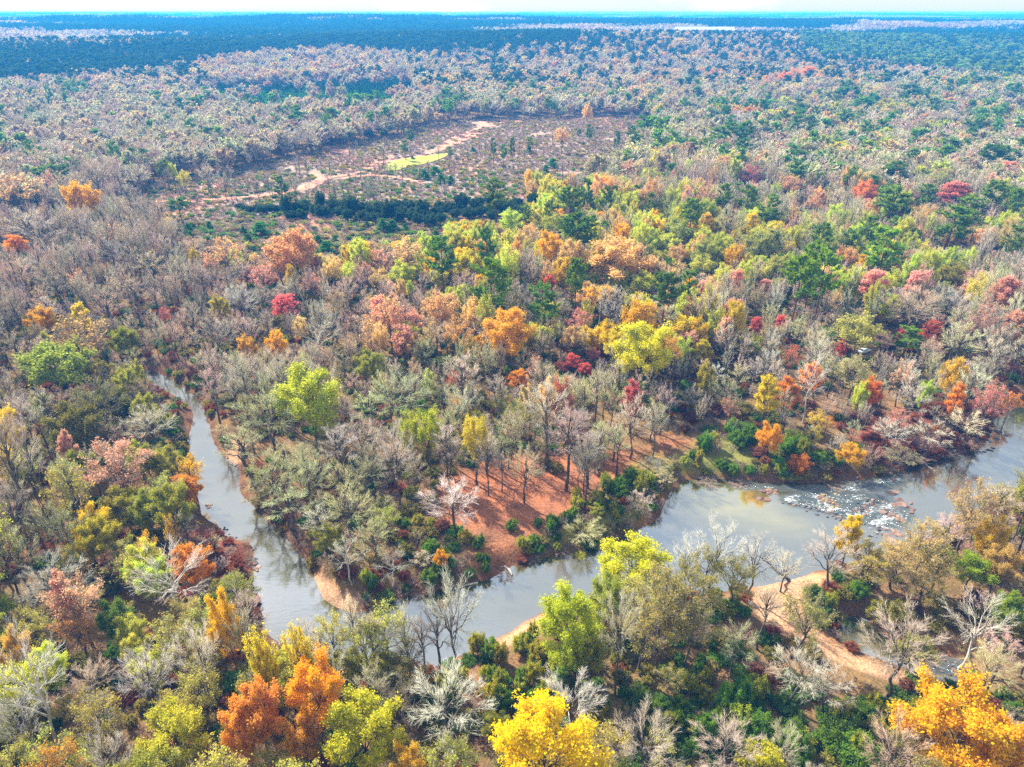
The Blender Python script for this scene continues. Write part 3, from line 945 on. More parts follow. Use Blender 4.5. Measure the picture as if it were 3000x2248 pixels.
# --- the woods across the narrow arm and beyond the scrub
H_('gd', 226, 538, 95, form='leafy', label='round golden tree at the edge of the logged clearing')
H_('or', 40, 515, 130, tint=(.74, .42, .24), form='semi'); H_('bt', 271, 480, 85, tint=(.34, .22, .15)); H_('bg', 398, 485, 75); H_('or', 35, 690, 65, form='column')
H_('pi', 520, 580, 60, h=14); H_('pi', 818, 518, 42, h=20); H_('pe', 651, 698, 110, form='semi', tint=(.76, .44, .24)); H_('pe', 850, 675, 150, form='leafy', tint=(.78, .42, .22), label='broad orange-brown oak standing below the scrub with young pines')
for x, y, w_ in ((760, 653, 60), (723, 685, 28), (741, 722, 22), (954, 707, 50), (981, 690, 24), (547, 654, 28), (610, 648, 28), (554, 676, 22), (710, 662, 28), (879, 613, 32), (1120, 640, 45), (1150, 645, 35), (1185, 655, 22), (1275, 672, 24), (968, 612, 16), (1045, 632, 22), (930, 690, 30), (1075, 650, 20)):
    H_('yp', x, y, w_)
H_('yl', 226, 893, 42, h=16); H_('yl', 108, 903, 85, tint=(.68, .40, .05)); H_('pe', 215, 930, 150, tint=(.52, .34, .15), form='semi'); H_('ol', 350, 955, 85, tint=(.30, .30, .04), form='leafy')
H_('ol', 150, 1018, 190, tint=(.34, .38, .07), form='leafy', h=18, label='broad olive-green domed tree outside the narrow river arm'); H_('ol', 265, 1120, 160, tint=(.20, .19, .05)); H_('ol', 195, 1195, 165, tint=(.21, .19, .045)); H_('ol', 330, 1150, 100, tint=(.17, .16, .06))
H_('pk', 830, 865, 75, tint=(.78, .22, .22)); H_('pk', 765, 780, 80); H_('pk', 612, 745, 50); H_('rd', 477, 902, 34, h=10); H_('bw', 700, 838, 105, tint=(.55, .55, .53))
H_('sy', 945, 918, 125, base=(940, 1068), label='white-limbed bare sycamore among russet trees near the point'); H_('bg', 625, 930, 125); H_('yl', 637, 868, 60, h=15, tint=(.45, .36, .05)); H_('gd', 805, 970, 62, h=13); H_('gd', 715, 985, 58, h=13, tint=(.66, .38, .06))
H_('bw', 316, 700, 95, tint=(.5, .48, .45)); H_('bg', 120, 640, 110); H_('bg', 60, 610, 120); H_('bd', 150, 800, 110); H_('bd', 380, 820, 110); H_('bg', 430, 740, 90); H_('bd', 300, 860, 100)
H_('yg', 890, 1087, 195, h=24, tint=(.54, .56, .06), label='tall bright yellow-green tree at the neck of the point'); H_('bs', 780, 1148, 225, h=20, form='bare'); H_('bs', 700, 1240, 150, h=19); H_('bs', 790, 1330, 170, h=20); H_('bs', 840, 1420, 150, h=18); H_('bs', 760, 1395, 120, h=15)
# --- bright woods
H_('pi', 1289, 700, 88, h=27, label='dark green pine with rounded crown above orange oaks'); H_('pi', 1425, 672, 64, h=26); H_('pi', 1432, 760, 118, h=30, tint=(.17, .28, .03), label='tall broad green pine amid golden and red trees'); H_('pi', 1696, 628, 120, h=28)
H_('py', 1452, 525, 82, h=27); H_('py', 1669, 550, 75, h=24); H_('pi', 1719, 528, 46, h=25); H_('pi', 1778, 547, 42, h=24); H_('py', 1913, 565, 52, h=22); H_('pi', 1954, 805, 98, h=26); H_('py', 1687, 762, 72, h=28, tint=(.17, .25, .03)); H_('pi', 1588, 830, 95, h=24); H_('py', 1610, 590, 42, h=20); H_('py', 1540, 600, 40, h=18)
H_('gd', 1606, 683, 80, h=21); H_('pe', 1814, 707, 190, h=22, form='leafy', label='very broad peach-brown oak crown beside yellow trees'); H_('pe', 1678, 705, 85, h=21); H_('yl', 1375, 742, 95, tint=(.60, .52, .05)); H_('yg', 1176, 768, 78); H_('pe', 1194, 700, 105); H_('pk', 1113, 735, 65)
H_('gd', 1488, 910, 150, h=21, tint=(.80, .45, .06), label='orange-gold oak in front of a tall broad pine'); H_('or', 1343, 925, 85, h=18, form='semi', tint=(.80, .42, .14)); H_('pe', 1290, 860, 115); H_('yg', 1606, 885, 72, h=14); H_('pk', 1705, 905, 75, tint=(.78, .30, .32)); H_('gd', 1877, 885, 98, h=20, tint=(.76, .46, .03))
H_('yl', 1885, 955, 175, h=23, tint=(.74, .66, .04), label='large yellow tree standing over crimson undergrowth'); H_('or', 1965, 985, 80, h=17, form='semi', tint=(.72, .36, .06)); H_('yg', 1890, 800, 82); H_('yg', 1814, 785, 72); H_('yl', 1750, 740, 92, tint=(.58, .50, .05)); H_('rd', 1610, 808, 48, h=14, tint=(.66, .15, .08))
H_('bw', 1800, 885, 85); H_('bg', 1355, 1035, 115, h=20); H_('yg', 1500, 615, 72); H_('yg', 1620, 628, 72); H_('yg', 1565, 612, 60); H_('yg', 1680, 655, 70, tint=(.42, .44, .09)); H_('ol', 1080, 1033, 92, h=13); H_('bs', 1160, 1100, 180, h=19, form='bare'); H_('bs', 1240, 990, 75, h=13); H_('bs', 1080, 1150, 120, h=15)
H_('rd', 1680, 1040, 50, h=7); H_('rd', 1740, 1020, 40, h=7); H_('rd', 1640, 1060, 40, h=6); H_('rd', 1715, 1065, 40, h=6); H_('pk', 1330, 1085, 45, h=9, tint=(.7, .2, .08)); H_('or', 1520, 1085, 60, h=9); H_('yg', 1990, 640, 90, tint=(.4, .42, .12)); H_('pe', 1990, 720, 60); H_('yg', 1960, 690, 70)
# --- slope with pines
H_('py', 2357, 755, 105, h=30, tint=(.22, .34, .03)); H_('py', 2430, 735, 98, h=31, tint=(.23, .36, .03), label='tallest bright green pine of the group above the parked car'); H_('py', 2398, 712, 80, h=31, tint=(.21, .33, .03)); H_('py', 2605, 675, 115, h=27, tint=(.22, .35, .035)); H_('py', 2800, 608, 122, h=25, tint=(.19, .30, .035))
for x, y, w_, hh_ in ((2620, 548, 95, 24), (2260, 575, 78, 23), (2192, 545, 66, 23), (2125, 540, 52, 24), (2027, 585, 78, 27), (2025, 793, 68, 24), (2420, 655, 62, 22), (2434, 697, 52, 20), (2556, 635, 62, 22), (2920, 530, 82, 26), (2990, 555, 70, 26), (2860, 575, 92, 22), (2985, 665, 62, 22), (2150, 362, 70, 26), (2190, 355, 50, 27), (2110, 372, 60, 24),
                      (2335, 340, 52, 25), (2375, 340, 46, 26), (2380, 400, 46, 20), (2345, 440, 72, 20), (2440, 457, 46, 17), (2633, 475, 66, 22), (2905, 425, 70, 25), (2950, 430, 60, 24), (2850, 375, 42, 21), (2665, 262, 85, 25), (2741, 298, 50, 22), (2340, 293, 36, 24), (2131, 312, 36, 25), (2235, 294, 36, 24), (2040, 260, 40, 24), (2500, 265, 70, 24), (2585, 235, 60, 24), (2880, 250, 60, 24), (2720, 540, 60, 20), (2670, 960, 88, 12)):
    H_('pi' if y < 480 else 'py', x, y, w_, h=hh_, tint=None if y < 480 else (.19, .28, .04))
H_('pk', 2805, 535, 78, h=19, tint=(.76, .28, .26)); H_('pk', 2200, 485, 72, h=17, tint=(.72, .2, .22)); H_('pk', 2325, 515, 62); H_('pk', 2390, 575, 50); H_('or', 2545, 530, 72, h=18, form='leafy', tint=(.78, .32, .1)); H_('pk', 2960, 475, 75, h=19); H_('yl', 2262, 325, 50, h=19, tint=(.62, .55, .05)); H_('pk', 2262, 230, 42); H_('or', 2330, 213, 50); H_('or', 2370, 210, 50); H_('yl', 2430, 210, 50, tint=(.5, .36, .06)); H_('or', 2300, 222, 44)
H_('yg', 2235, 680, 92, tint=(.42, .43, .15), form='leafy'); H_('bs', 2150, 607, 105, form='bare'); H_('yg', 2063, 750, 74); H_('yg', 2077, 705, 92, tint=(.40, .42, .11)); H_('yg', 2294, 750, 82, tint=(.42, .4, .1)); H_('gd', 2160, 715, 62, h=18); H_('pe', 2475, 722, 78); H_('bg', 2690, 845, 175, h=21, form='bare', tint=(.58, .43, .32)); H_('yg', 2525, 925, 132, h=18, form='flat', tint=(.56, .50, .14), label='flat-topped pale yellow tree beside the parked car')
for x, y, w_ in ((2220, 930, 38), (2290, 925, 30), (2470, 1000, 34), (2646, 962, 28)):
    H_('rd', x, y, w_, h=9, form='column')
H_('pk', 2325, 1010, 62, h=12, tint=(.7, .2, .1)); H_('or', 2740, 940, 62, h=12, tint=(.66, .2, .1)); H_('or', 2560, 1115, 66, h=13, form='leafy', tint=(.78, .25, .04)); H_('yg', 2533, 1120, 46, h=13); H_('pk', 2925, 1110, 95, h=19, tint=(.76, .30, .28)); H_('or', 2985, 1120, 60, h=17); H_('or', 2814, 1128, 48, h=14); H_('bs', 2830, 950, 135); H_('yl', 2060, 995, 66, form='column', tint=(.55, .44, .03)); H_('yl', 2075, 1060, 60, h=14, tint=(.5, .4, .03))
H_('sy', 2375, 1025, 95, base=(2365, 1238)); H_('sy', 2390, 880, 70, base=(2368, 1015)); H_('yl', 2800, 770, 84, form='flat', tint=(.36, .31, .05)); H_('yg', 2515, 1050, 125, tint=(.52, .47, .2), form='semi'); H_('bw', 2690, 1130, 115, h=15); H_('bw', 2870, 1080, 110, h=16); H_('bs', 2170, 1065, 70, h=14); H_('bs', 2130, 1105, 90, h=13)
# --- left woods outside the narrow arm
H_('gd', 552, 1308, 90, base=(565, 1440), form='semi', label='gold-topped tree with pale limbs leaning over the narrow arm'); H_('pk', 320, 1300, 190, h=18, form='semi', tint=(.76, .40, .34)); H_('pk', 182, 1265, 52, h=17, form='column'); H_('bg', 425, 1200, 150, h=14, form='bare'); H_('gd', 488, 1512, 42, h=13, form='semi'); H_('gd', 415, 1558, 68, h=14, form='semi'); H_('yl', 270, 1520, 115, h=14, tint=(.5, .42, .04))
H_('bt', 60, 1190, 135, base=(60, 1588), form='upright', label='tallest bare tan tree above red leaf litter'); H_('bg', 130, 1215, 80, base=(110, 1570), form='upright'); H_('gd', 633, 1740, 88, h=19, label='golden round-crowned tree by the red-brown bank'); H_('gd', 620, 1815, 85, h=13, tint=(.72, .46, .12), form='semi')
H_('yl', 745, 1845, 90, h=19, form='semi', tint=(.76, .6, .03)); H_('yl', 760, 1880, 70, h=17, tint=(.74, .6, .03)); H_('yl', 855, 1833, 85, h=20, form='semi', tint=(.76, .6, .03), label='thin yellow tree against the water at the junction'); H_('yl', 870, 1845, 60, h=17, tint=(.72, .58, .04), form='leafy')
H_('or', 907, 1943, 160, h=19, form='leafy', tint=(.86, .43, .02), label='dense round orange tree at the river junction'); H_('or', 745, 1998, 145, h=18, form='leafy', tint=(.72, .32, .07)); H_('or', 690, 2062, 135, h=15, form='leafy', tint=(.80, .38, .06)); H_('yl', 488, 2085, 195, h=15, form='leafy', tint=(.60, .55, .06)); H_('or', 860, 2110, 110, h=12, form='leafy', tint=(.72, .38, .07))
H_('sy', 118, 1842, 225, base=(118, 2217), label='large dark-trunked sycamore with pale spreading limbs'); H_('bg', 280, 1945, 135, base=(294, 2090), form='bare'); H_('bw', 410, 1910, 175, h=17, form='bare', tint=(.6, .57, .53)); H_('bw', 556, 1840, 145, h=19, form='bare'); H_('sy', 500, 1600, 235, base=(533, 1830), label='leaning white-limbed sycamore over yellow-green shrubs'); H_('yg', 410, 1595, 115, h=14); H_('yg', 440, 1650, 100, h=12); H_('yg', 390, 1640, 80, h=10)
H_('pk', 195, 1690, 155, h=17, form='semi'); H_('pk', 155, 1685, 62, h=17, form='column'); H_('or', 205, 1790, 130, h=12, form='semi', tint=(.62, .30, .10)); H_('bw', 140, 1640, 200, h=14, form='bare', tint=(.56, .55, .46)); H_('ol', 325, 1770, 98, h=12, tint=(.14, .2, .04)); H_('yg', 370, 1810, 82, h=11); H_('yg', 385, 1855, 80, h=10); H_('gd', 25, 1850, 90, h=15, tint=(.66, .42, .08)); H_('bw', 20, 2030, 120, h=19, form='bare', tint=(.6, .6, .48)); H_('bw', 280, 2140, 135, h=18, form='bare')
H_('yl', 1050, 2055, 215, h=17, form='leafy', tint=(.60, .56, .04), label='olive-yellow domed tree beside the dense orange tree'); H_('sp', 1060, 1825, 125, h=14); H_('bg', 930, 1850, 100, h=14); H_('ol', 1000, 1925, 140, h=8); H_('ol', 1120, 1930, 130, h=7); H_('ol', 850, 1990, 110, h=8); H_('bd', 1200, 1850, 100, h=13, form='bare'); H_('bg', 1190, 1765, 95, base=(1195, 1988), form='bare'); H_('bw', 905, 1815, 95, base=(915, 1975), form='bare'); H_('bg', 1090, 1785, 95, base=(1095, 1990), form='upright'); H_('bd', 1240, 1805, 85, base=(1240, 2003), form='upright'); H_('bg', 690, 1790, 100, h=17, form='bare'); H_('sp', 965, 1790, 105, base=(985, 1985)); H_('bg', 745, 1720, 115, base=(735, 1940), form='upright'); H_('sp', 1128, 1775, 160, base=(1145, 1965)); H_('bw', 1325, 1680, 170, base=(1339, 1990), form='bare', label='pale bare tree with dark trunk rising in front of the water'); H_('bd', 1275, 1770, 125, base=(1289, 2000), form='upright', tint=(.24, .21, .18)); H_('bw', 1020, 1745, 75, base=(1060, 1975), form='upright'); H_('ol', 1190, 1940, 155, h=10, tint=(.19, .17, .045)); H_('bw', 965, 1900, 90, h=16)
# --- the point: park-like trees over orange litter
for k_, x, yt, w_, bx, by, fm_ in (('bg', 1425, 1271, 85, 1434, 1454, 'bare'), ('bs', 1536, 1312, 118, 1536, 1475, 'bare'), ('bg', 1732, 1262, 85, 1698, 1452, 'bare'), ('bw', 1606, 1113, 130, 1592, 1375, 'upright'), ('bs', 1545, 1175, 115, 1549, 1380, 'bare'), ('bg', 1678, 1190, 135, 1646, 1438, 'upright'),
                                   ('bw', 1854, 1148, 112, 1850, 1343, 'bare'), ('bg', 1398, 1290, 60, 1398, 1420, 'upright'), ('bw', 1149, 1235, 120, 1178, 1497, 'bare'), ('bg', 1316, 1262, 112, 1316, 1430, 'bare'), ('bs', 1913, 1165, 85, 1913, 1294, 'bare'), ('bt', 1795, 1225, 80, 1805, 1348, 'upright'), ('bg', 1470, 1330, 50, 1470, 1443, 'upright'), ('bs', 1760, 1290, 70, 1760, 1393, 'bare'),
                                   ('bg', 1050, 1215, 110, 1075, 1400, 'bare'), ('bg', 1215, 1330, 80, 1220, 1450, 'bare'), ('bs', 1010, 1350, 130, 1030, 1500, 'bare'), ('bw', 1340, 1130, 90, 1345, 1290, 'bare'), ('bs', 1490, 1210, 100, 1490, 1370, 'bare')):
    H_(k_, x, yt, w_, base=(bx, by), form=fm_)
_g = np.random.default_rng(31)
for k in range(30):
    x, y = _g.uniform(1270, 1980), _g.uniform(1330, 1500)
    X_, Y_ = at(x, y, 0)
    if inside(np.array([X_]), np.array([Y_]), PARK)[0] and not (1380 < x < 1690 and y > 1440):
        add_tree(['bg', 'bs', 'lb', 'bw'][k % 4], X_, Y_, _g.uniform(10, 19), _g.uniform(4.5, 7.5), form=['bare', 'upright'][k % 2], hero=True)
H_('yg', 1253, 1205, 92, h=19, form='flat', tint=(.46, .47, .035)); H_('yg', 1194, 1207, 66, h=18, form='flat', tint=(.44, .45, .05)); H_('yl', 1390, 1228, 82, h=19, form='flat', tint=(.66, .52, .04), label='flat-topped yellow tree over the orange leaf litter'); H_('bw', 1320, 1425, 190, h=13, form='bare', tint=(.72, .62, .58), label='low pinkish white bare tree at the edge of the orange litter'); H_('ol', 1130, 1490, 90, h=9); H_('bs', 1010, 1430, 150, h=16); H_('bs', 1090, 1530, 130, h=13); H_('bw', 1140, 1600, 120, h=11, form='syc'); H_('bw', 1010, 1560, 120, h=13, form='syc'); H_('ol', 960, 1540, 90, h=9); H_('bg', 930, 1480, 110, h=13); H_('bs', 900, 1330, 140, h=18); H_('bw', 985, 1250, 110, h=19)
for x, y, w_ in ((1176, 1510, 50), (1226, 1572, 85), (1330, 1590, 90), (1380, 1555, 66), (1500, 1525, 38), (1600, 1512, 66), (1640, 1500, 66), (1795, 1395, 85), (1860, 1380, 85), (1270, 1640, 70), (1345, 1650, 80), (1090, 1650, 70), (1410, 1615, 50), (1570, 1550, 60), (1680, 1490, 50)):
    H_('gr', x, y, w_)
for x, y, w_ in ((1805, 1480, 50), (1810, 1520, 56), (1540, 1570, 66), (1620, 1560, 50), (1760, 1450, 60), (1700, 1590, 40), (1900, 1370, 60), (1690, 1440, 60), (1240, 1510, 50)):
    H_('ys', x, y, w_)
H_('gd', 1290, 1605, 46, h=6, form='leafy'); H_('bs', 1715, 1515, 132, h=9, form='bare', tint=(.56, .54, .28), label='rounded sage bare tree drooping over the water'); H_('bt', 1880, 1425, 92, h=9, form='bare'); H_('bs', 1950, 1365, 74, h=9); H_('bs', 1985, 1320, 46, h=8)
for x, y, w_ in ((1480, 1650, 60), (1560, 1600, 60), (1640, 1580, 60), (1760, 1560, 60), (1840, 1500, 50), (1930, 1440, 50), (1440, 1680, 50), (1180, 1690, 60), (1060, 1720, 60), (1230, 1700, 60)):
    H_('br', x, y, w_)
# --- bank above the rapids
H_('gd', 2262, 1243, 74, h=10, form='leafy', tint=(.86, .44, .03), label='dense round golden-orange tree on the bank above the rapids'); H_('gd', 2506, 1288, 80, h=10, form='leafy', tint=(.78, .46, .02), label='bright gold tree at the water edge of the rapids'); H_('os', 2350, 1328, 66, label='orange shrub between two golden trees above the rapids'); H_('yl', 2402, 1205, 64, h=9, form='semi'); H_('yl', 2390, 1255, 50, h=7, form='semi')
for k_, x, y, w_ in (('gr', 2090, 1265, 85), ('gr', 2180, 1240, 95), ('ys', 2032, 1312, 62), ('ys', 2055, 1350, 52), ('ys', 2290, 1362, 92), ('gr', 2425, 1345, 100), ('gr', 2360, 1270, 100), ('ys', 2310, 1330, 60), ('gr', 2140, 1320, 80), ('gr', 2220, 1345, 70), ('ys', 2400, 1385, 60), ('gr', 2250, 1395, 60), ('br', 2170, 1380, 60), ('br', 2450, 1390, 60), ('ys', 2460, 1330, 70), ('br', 2600, 1340, 80), ('br', 2690, 1310, 90), ('br', 2780, 1290, 90), ('br', 2850, 1265, 80), ('br', 2640, 1290, 80), ('br', 2560, 1300, 70), ('br', 2730, 1255, 90), ('gr', 2660, 1360, 50), ('br', 2080, 1375, 70), ('ys', 1990, 1350, 50)):
    H_(k_, x, y, w_)
H_('bw', 2740, 1225, 130, h=10, form='bare'); H_('bw', 2620, 1235, 110, h=9, form='bare'); H_('bw', 2850, 1190, 120, h=11, form='bare'); H_('bs', 2650, 1300, 110, h=8, form='bare')
# --- near bank
H_('yl', 1845, 1550, 200, base=(1863, 1720), form='leafy', tint=(.66, .62, .03), label='bright yellow-green tree standing out against the water'); H_('yg', 1665, 1732, 195, h=20, form='leafy', tint=(.50, .54, .04), label='yellow-green tree with dark trunk by the orange sandbar'); H_('yg', 1740, 1850, 120, h=11, tint=(.38, .37, .05)); H_('bg', 1830, 1718, 135, base=(1800, 2036), form='bare'); H_('sp', 1950, 1680, 190, h=19, tint=(.42, .34, .10)); H_('sp', 1900, 1780, 160, h=16); H_('sp', 2040, 1770, 140, h=15, tint=(.30, .25, .08))
for k_, x, y, w_ in (('ys', 1385, 1855, 130), ('ys', 1530, 1820, 100), ('ys', 1450, 1900, 110), ('ys', 1560, 1900, 110), ('ys', 1640, 1880, 110), ('ys', 1330, 1950, 100), ('gr', 1440, 2010, 130), ('gr', 1560, 2000, 120), ('gr', 1280, 2030, 90), ('ys', 1500, 1960, 100), ('gr', 1640, 1980, 100), ('gr', 1860, 2050, 110), ('gr', 1950, 2040, 120), ('gr', 1740, 2030, 100), ('ys', 1170, 1960, 90), ('gr', 1100, 2010, 100)):
    H_(k_, x, y, w_)
H_('bw', 1310, 1995, 265, h=16, form='bare', tint=(.66, .66, .54), label='large pale bare crown above a dark thicket, beside the orange tree'); H_('bw', 1680, 2000, 215, h=16, form='bare', tint=(.70, .64, .60), label='pinkish white bare crown behind the brilliant yellow tree'); H_('yl', 1595, 2093, 345, h=22, form='leafy', tint=(.88, .66, .012), label='brilliant yellow tree, the largest yellow crown'); H_('bg', 1900, 2110, 225, h=16, form='bare'); H_('yl', 1190, 2190, 95, h=14, tint=(.74, .45, .06)); H_('bd', 1160, 2010, 170, h=13, tint=(.25, .2, .15)); H_('bg', 1080, 1960, 130, h=13)
H_('sp', 2030, 1650, 185, h=18, tint=(.34, .29, .07)); H_('ol', 2357, 1733, 155, base=(2344, 1935), form='semi', tint=(.36, .34, .09)); H_('bd', 2235, 1715, 95, base=(2233, 1905), form='upright'); H_('bt', 2645, 1790, 235, base=(2600, 2045), form='bare', tint=(.60, .48, .38), label='forked bare tan tree with fan-shaped crown over the creek'); H_('sy', 2860, 1685, 200, base=(2859, 1925), label='white sycamore with upswept limbs beside the creek'); H_('ys', 2533, 1720, 120); H_('ys', 2620, 1740, 110); H_('ys', 2460, 1715, 80); H_('ol', 2720, 1690, 120, h=8, tint=(.32, .24, .05)); H_('bw', 2360, 1910, 190, h=13, form='bare', tint=(.62, .57, .47)); H_('bs', 2170, 1840, 135, h=12, form='bare'); H_('bg', 2440, 1960, 160, h=11, form='bare')
H_('bw', 2095, 1520, 155, base=(2095, 1745), form='bare', tint=(.72, .68, .62)); H_('bw', 2240, 1550, 125, base=(2190, 1740), form='bare', tint=(.70, .66, .6)); H_('bg', 2290, 1600, 100, base=(2312, 1712), form='bare'); H_('bw', 2010, 1560, 110, base=(2010, 1750), form='bare', tint=(.72, .68, .62)); H_('sp', 2080, 1600, 110, h=13, tint=(.44, .38, .08)); H_('sp', 2160, 1640, 130, h=12, tint=(.40, .36, .08))
H_('yl', 2506, 1510, 74, h=15, tint=(.74, .54, .02), label='small yellow tree leaning over the rapids rocks'); H_('pe', 2805, 1410, 150, base=(2863, 1630), form='semi', tint=(.56, .40, .18)); H_('yg', 2870, 1628, 125, h=9, tint=(.36, .44, .03)); H_('yl', 2930, 1520, 90, h=13, tint=(.76, .52, .03)); H_('pe', 2730, 1540, 160, h=14, form='semi', tint=(.58, .44, .18)); H_('bt', 2460, 1555, 165, h=15, form='bare', tint=(.60, .47, .40)); H_('sp', 2560, 1600, 150, h=11, tint=(.5, .40, .08)); H_('pe', 2650, 1600, 140, h=11, form='semi', tint=(.56, .40, .14)); H_('sp', 2760, 1620, 130, h=10); H_('bt', 2950, 1420, 120, h=15, tint=(.62, .5, .38)); H_('yg', 2975, 1740, 100, h=10, tint=(.26, .33, .03)); H_('pe', 2960, 1600, 110, h=12, tint=(.56, .38, .12))
for k_, x, y, w_ in (('gr', 2190, 2015, 170), ('gr', 2490, 2090, 180), ('gr', 2580, 2060, 115), ('gr', 2450, 2150, 200), ('ys', 2060, 1955, 95), ('ys', 2760, 2005, 95), ('gr', 2380, 2210, 90), ('gr', 2050, 2120, 110), ('gr', 2980, 2030, 80), ('gr', 2270, 2060, 120), ('gr', 2120, 2070, 110), ('ys', 2540, 2000, 110), ('gr', 2640, 2060, 100), ('ys', 2700, 2030, 90), ('gr', 2360, 2120, 120), ('gr', 2560, 2170, 150), ('gr', 2280, 2150, 120), ('ys', 2880, 1990, 90), ('gr', 2200, 1960, 100), ('gr', 2010, 2060, 100)):
    H_(k_, x, y, w_)
H_('gd', 2830, 2045, 300, h=19, form='leafy', tint=(.86, .50, .02), label='broad deep-gold tree, the largest golden crown, below the creek'); H_('gd', 2975, 2120, 190, h=17, form='leafy', tint=(.84, .48, .02)); H_('bt', 2655, 2120, 185, h=17, form='bare', tint=(.62, .44, .33)); H_('bg', 2150, 2130, 215, h=14, form='bare'); H_('bg', 2310, 2130, 115, h=13, form='bare'); H_('yl', 2250, 2190, 135, h=11, tint=(.52, .46, .04)); H_('bs', 2930, 1900, 155, h=13); H_('bt', 2960, 1860, 120, h=13)
# --- lone trees in the clearing
for k_, x, y, w_, hh_ in (('pi', 1200, 380, 28, 18), ('pi', 1185, 412, 26, 15), ('yp', 1116, 430, 16, None), ('pi', 1318, 430, 16, 12), ('pi', 1445, 405, 22, 20), ('pi', 1474, 425, 24, 18), ('pi', 1503, 405, 22, 22), ('py', 1555, 402, 20, 14), ('pe', 1646, 375, 46, 20), ('pi', 1728, 365, 24, 20), ('pe', 1723, 305, 30, 22), ('pi', 1698, 380, 15, 13),
                          ('pi', 1808, 385, 24, 18), ('pi', 1852, 368, 32, 20), ('pi', 1873, 398, 26, 14), ('pi', 340, 430, 32, 22), ('pi', 388, 435, 42, 20), ('pi', 418, 438, 32, 20), ('py', 478, 470, 46, 18), ('py', 613, 420, 26, 16), ('pi', 175, 488, 55, 20), ('bg', 600, 480, 60, 20), ('bg', 650, 500, 50, 19), ('bg', 1090, 520, 46, 20), ('bd', 720, 530, 20, 14), ('bg', 1420, 395, 16, 14),
                          ('yg', 535, 500, 34, 16), ('yg', 500, 480, 26, 16), ('bg', 1300, 530, 30, 14), ('bg', 860, 520, 30, 15), ('bg', 900, 530, 28, 14), ('bg', 960, 500, 30, 15), ('bg', 1680, 440, 16, 13), ('bg', 1690, 510, 60, 14), ('pk', 1840, 470, 55, 16), ('bg', 1745, 600, 14, 12), ('yp', 1240, 498, 40, None), ('yp', 1275, 488, 40, None), ('yp', 1290, 512, 34, None), ('yp', 1320, 515, 30, None), ('yp', 1620, 465, 40, None), ('yp', 1600, 485, 26, None), ('yp', 1830, 435, 24, None), ('yp', 1385, 430, 20, None), ('yp', 1550, 430, 24, None), ('yp', 1710, 418, 12, None), ('yp', 1860, 432, 20, None), ('yp', 1208, 455, 14, None)):
    H_(k_, x, y, w_, h=hh_)
for k in range(190):
    x, y = (RG.uniform(480, 1150), RG.uniform(440, 615)) if k < 125 else (RG.uniform(1150, 1900), RG.uniform(350, 560))
    X_, Y_ = at(x, y, 0)
    if inside(np.array([X_]), np.array([Y_]), CUT)[0] and not inside(np.array([X_]), np.array([Y_]), LAWN)[0]:
        add_tree(['lb', 'lb', 'ld', 'lb'][k % 4], X_, Y_, RG.uniform(8, 17), RG.uniform(2.5, 5.5), form='upright', hero=True)
# vine-covered bank at the foot of the clearing
for k in range(64):
    u = k / 63
    x = 830 + 720 * u + RG.uniform(-10, 10)
    row = k % 3
    H_('ku', x, (588, 602, 616)[row] + RG.uniform(-8, 8) - (14 if k % 9 == 0 else 0) - 8 * math.sin(u * 9), RG.uniform(26, 44), h=RG.uniform(4, 7) + (5 if k % 9 == 0 else 0))
for k in range(12):
    H_('ku', 2450 + 19 * k + RG.uniform(-6, 6), 452 - 0.6 * k + RG.uniform(-6, 6), RG.uniform(26, 40), h=RG.uniform(4, 7))
for k in range(8):
    H_('ku', 700 + 16 * k, 600 + RG.uniform(-5, 5), RG.uniform(22, 34), h=RG.uniform(3, 5))

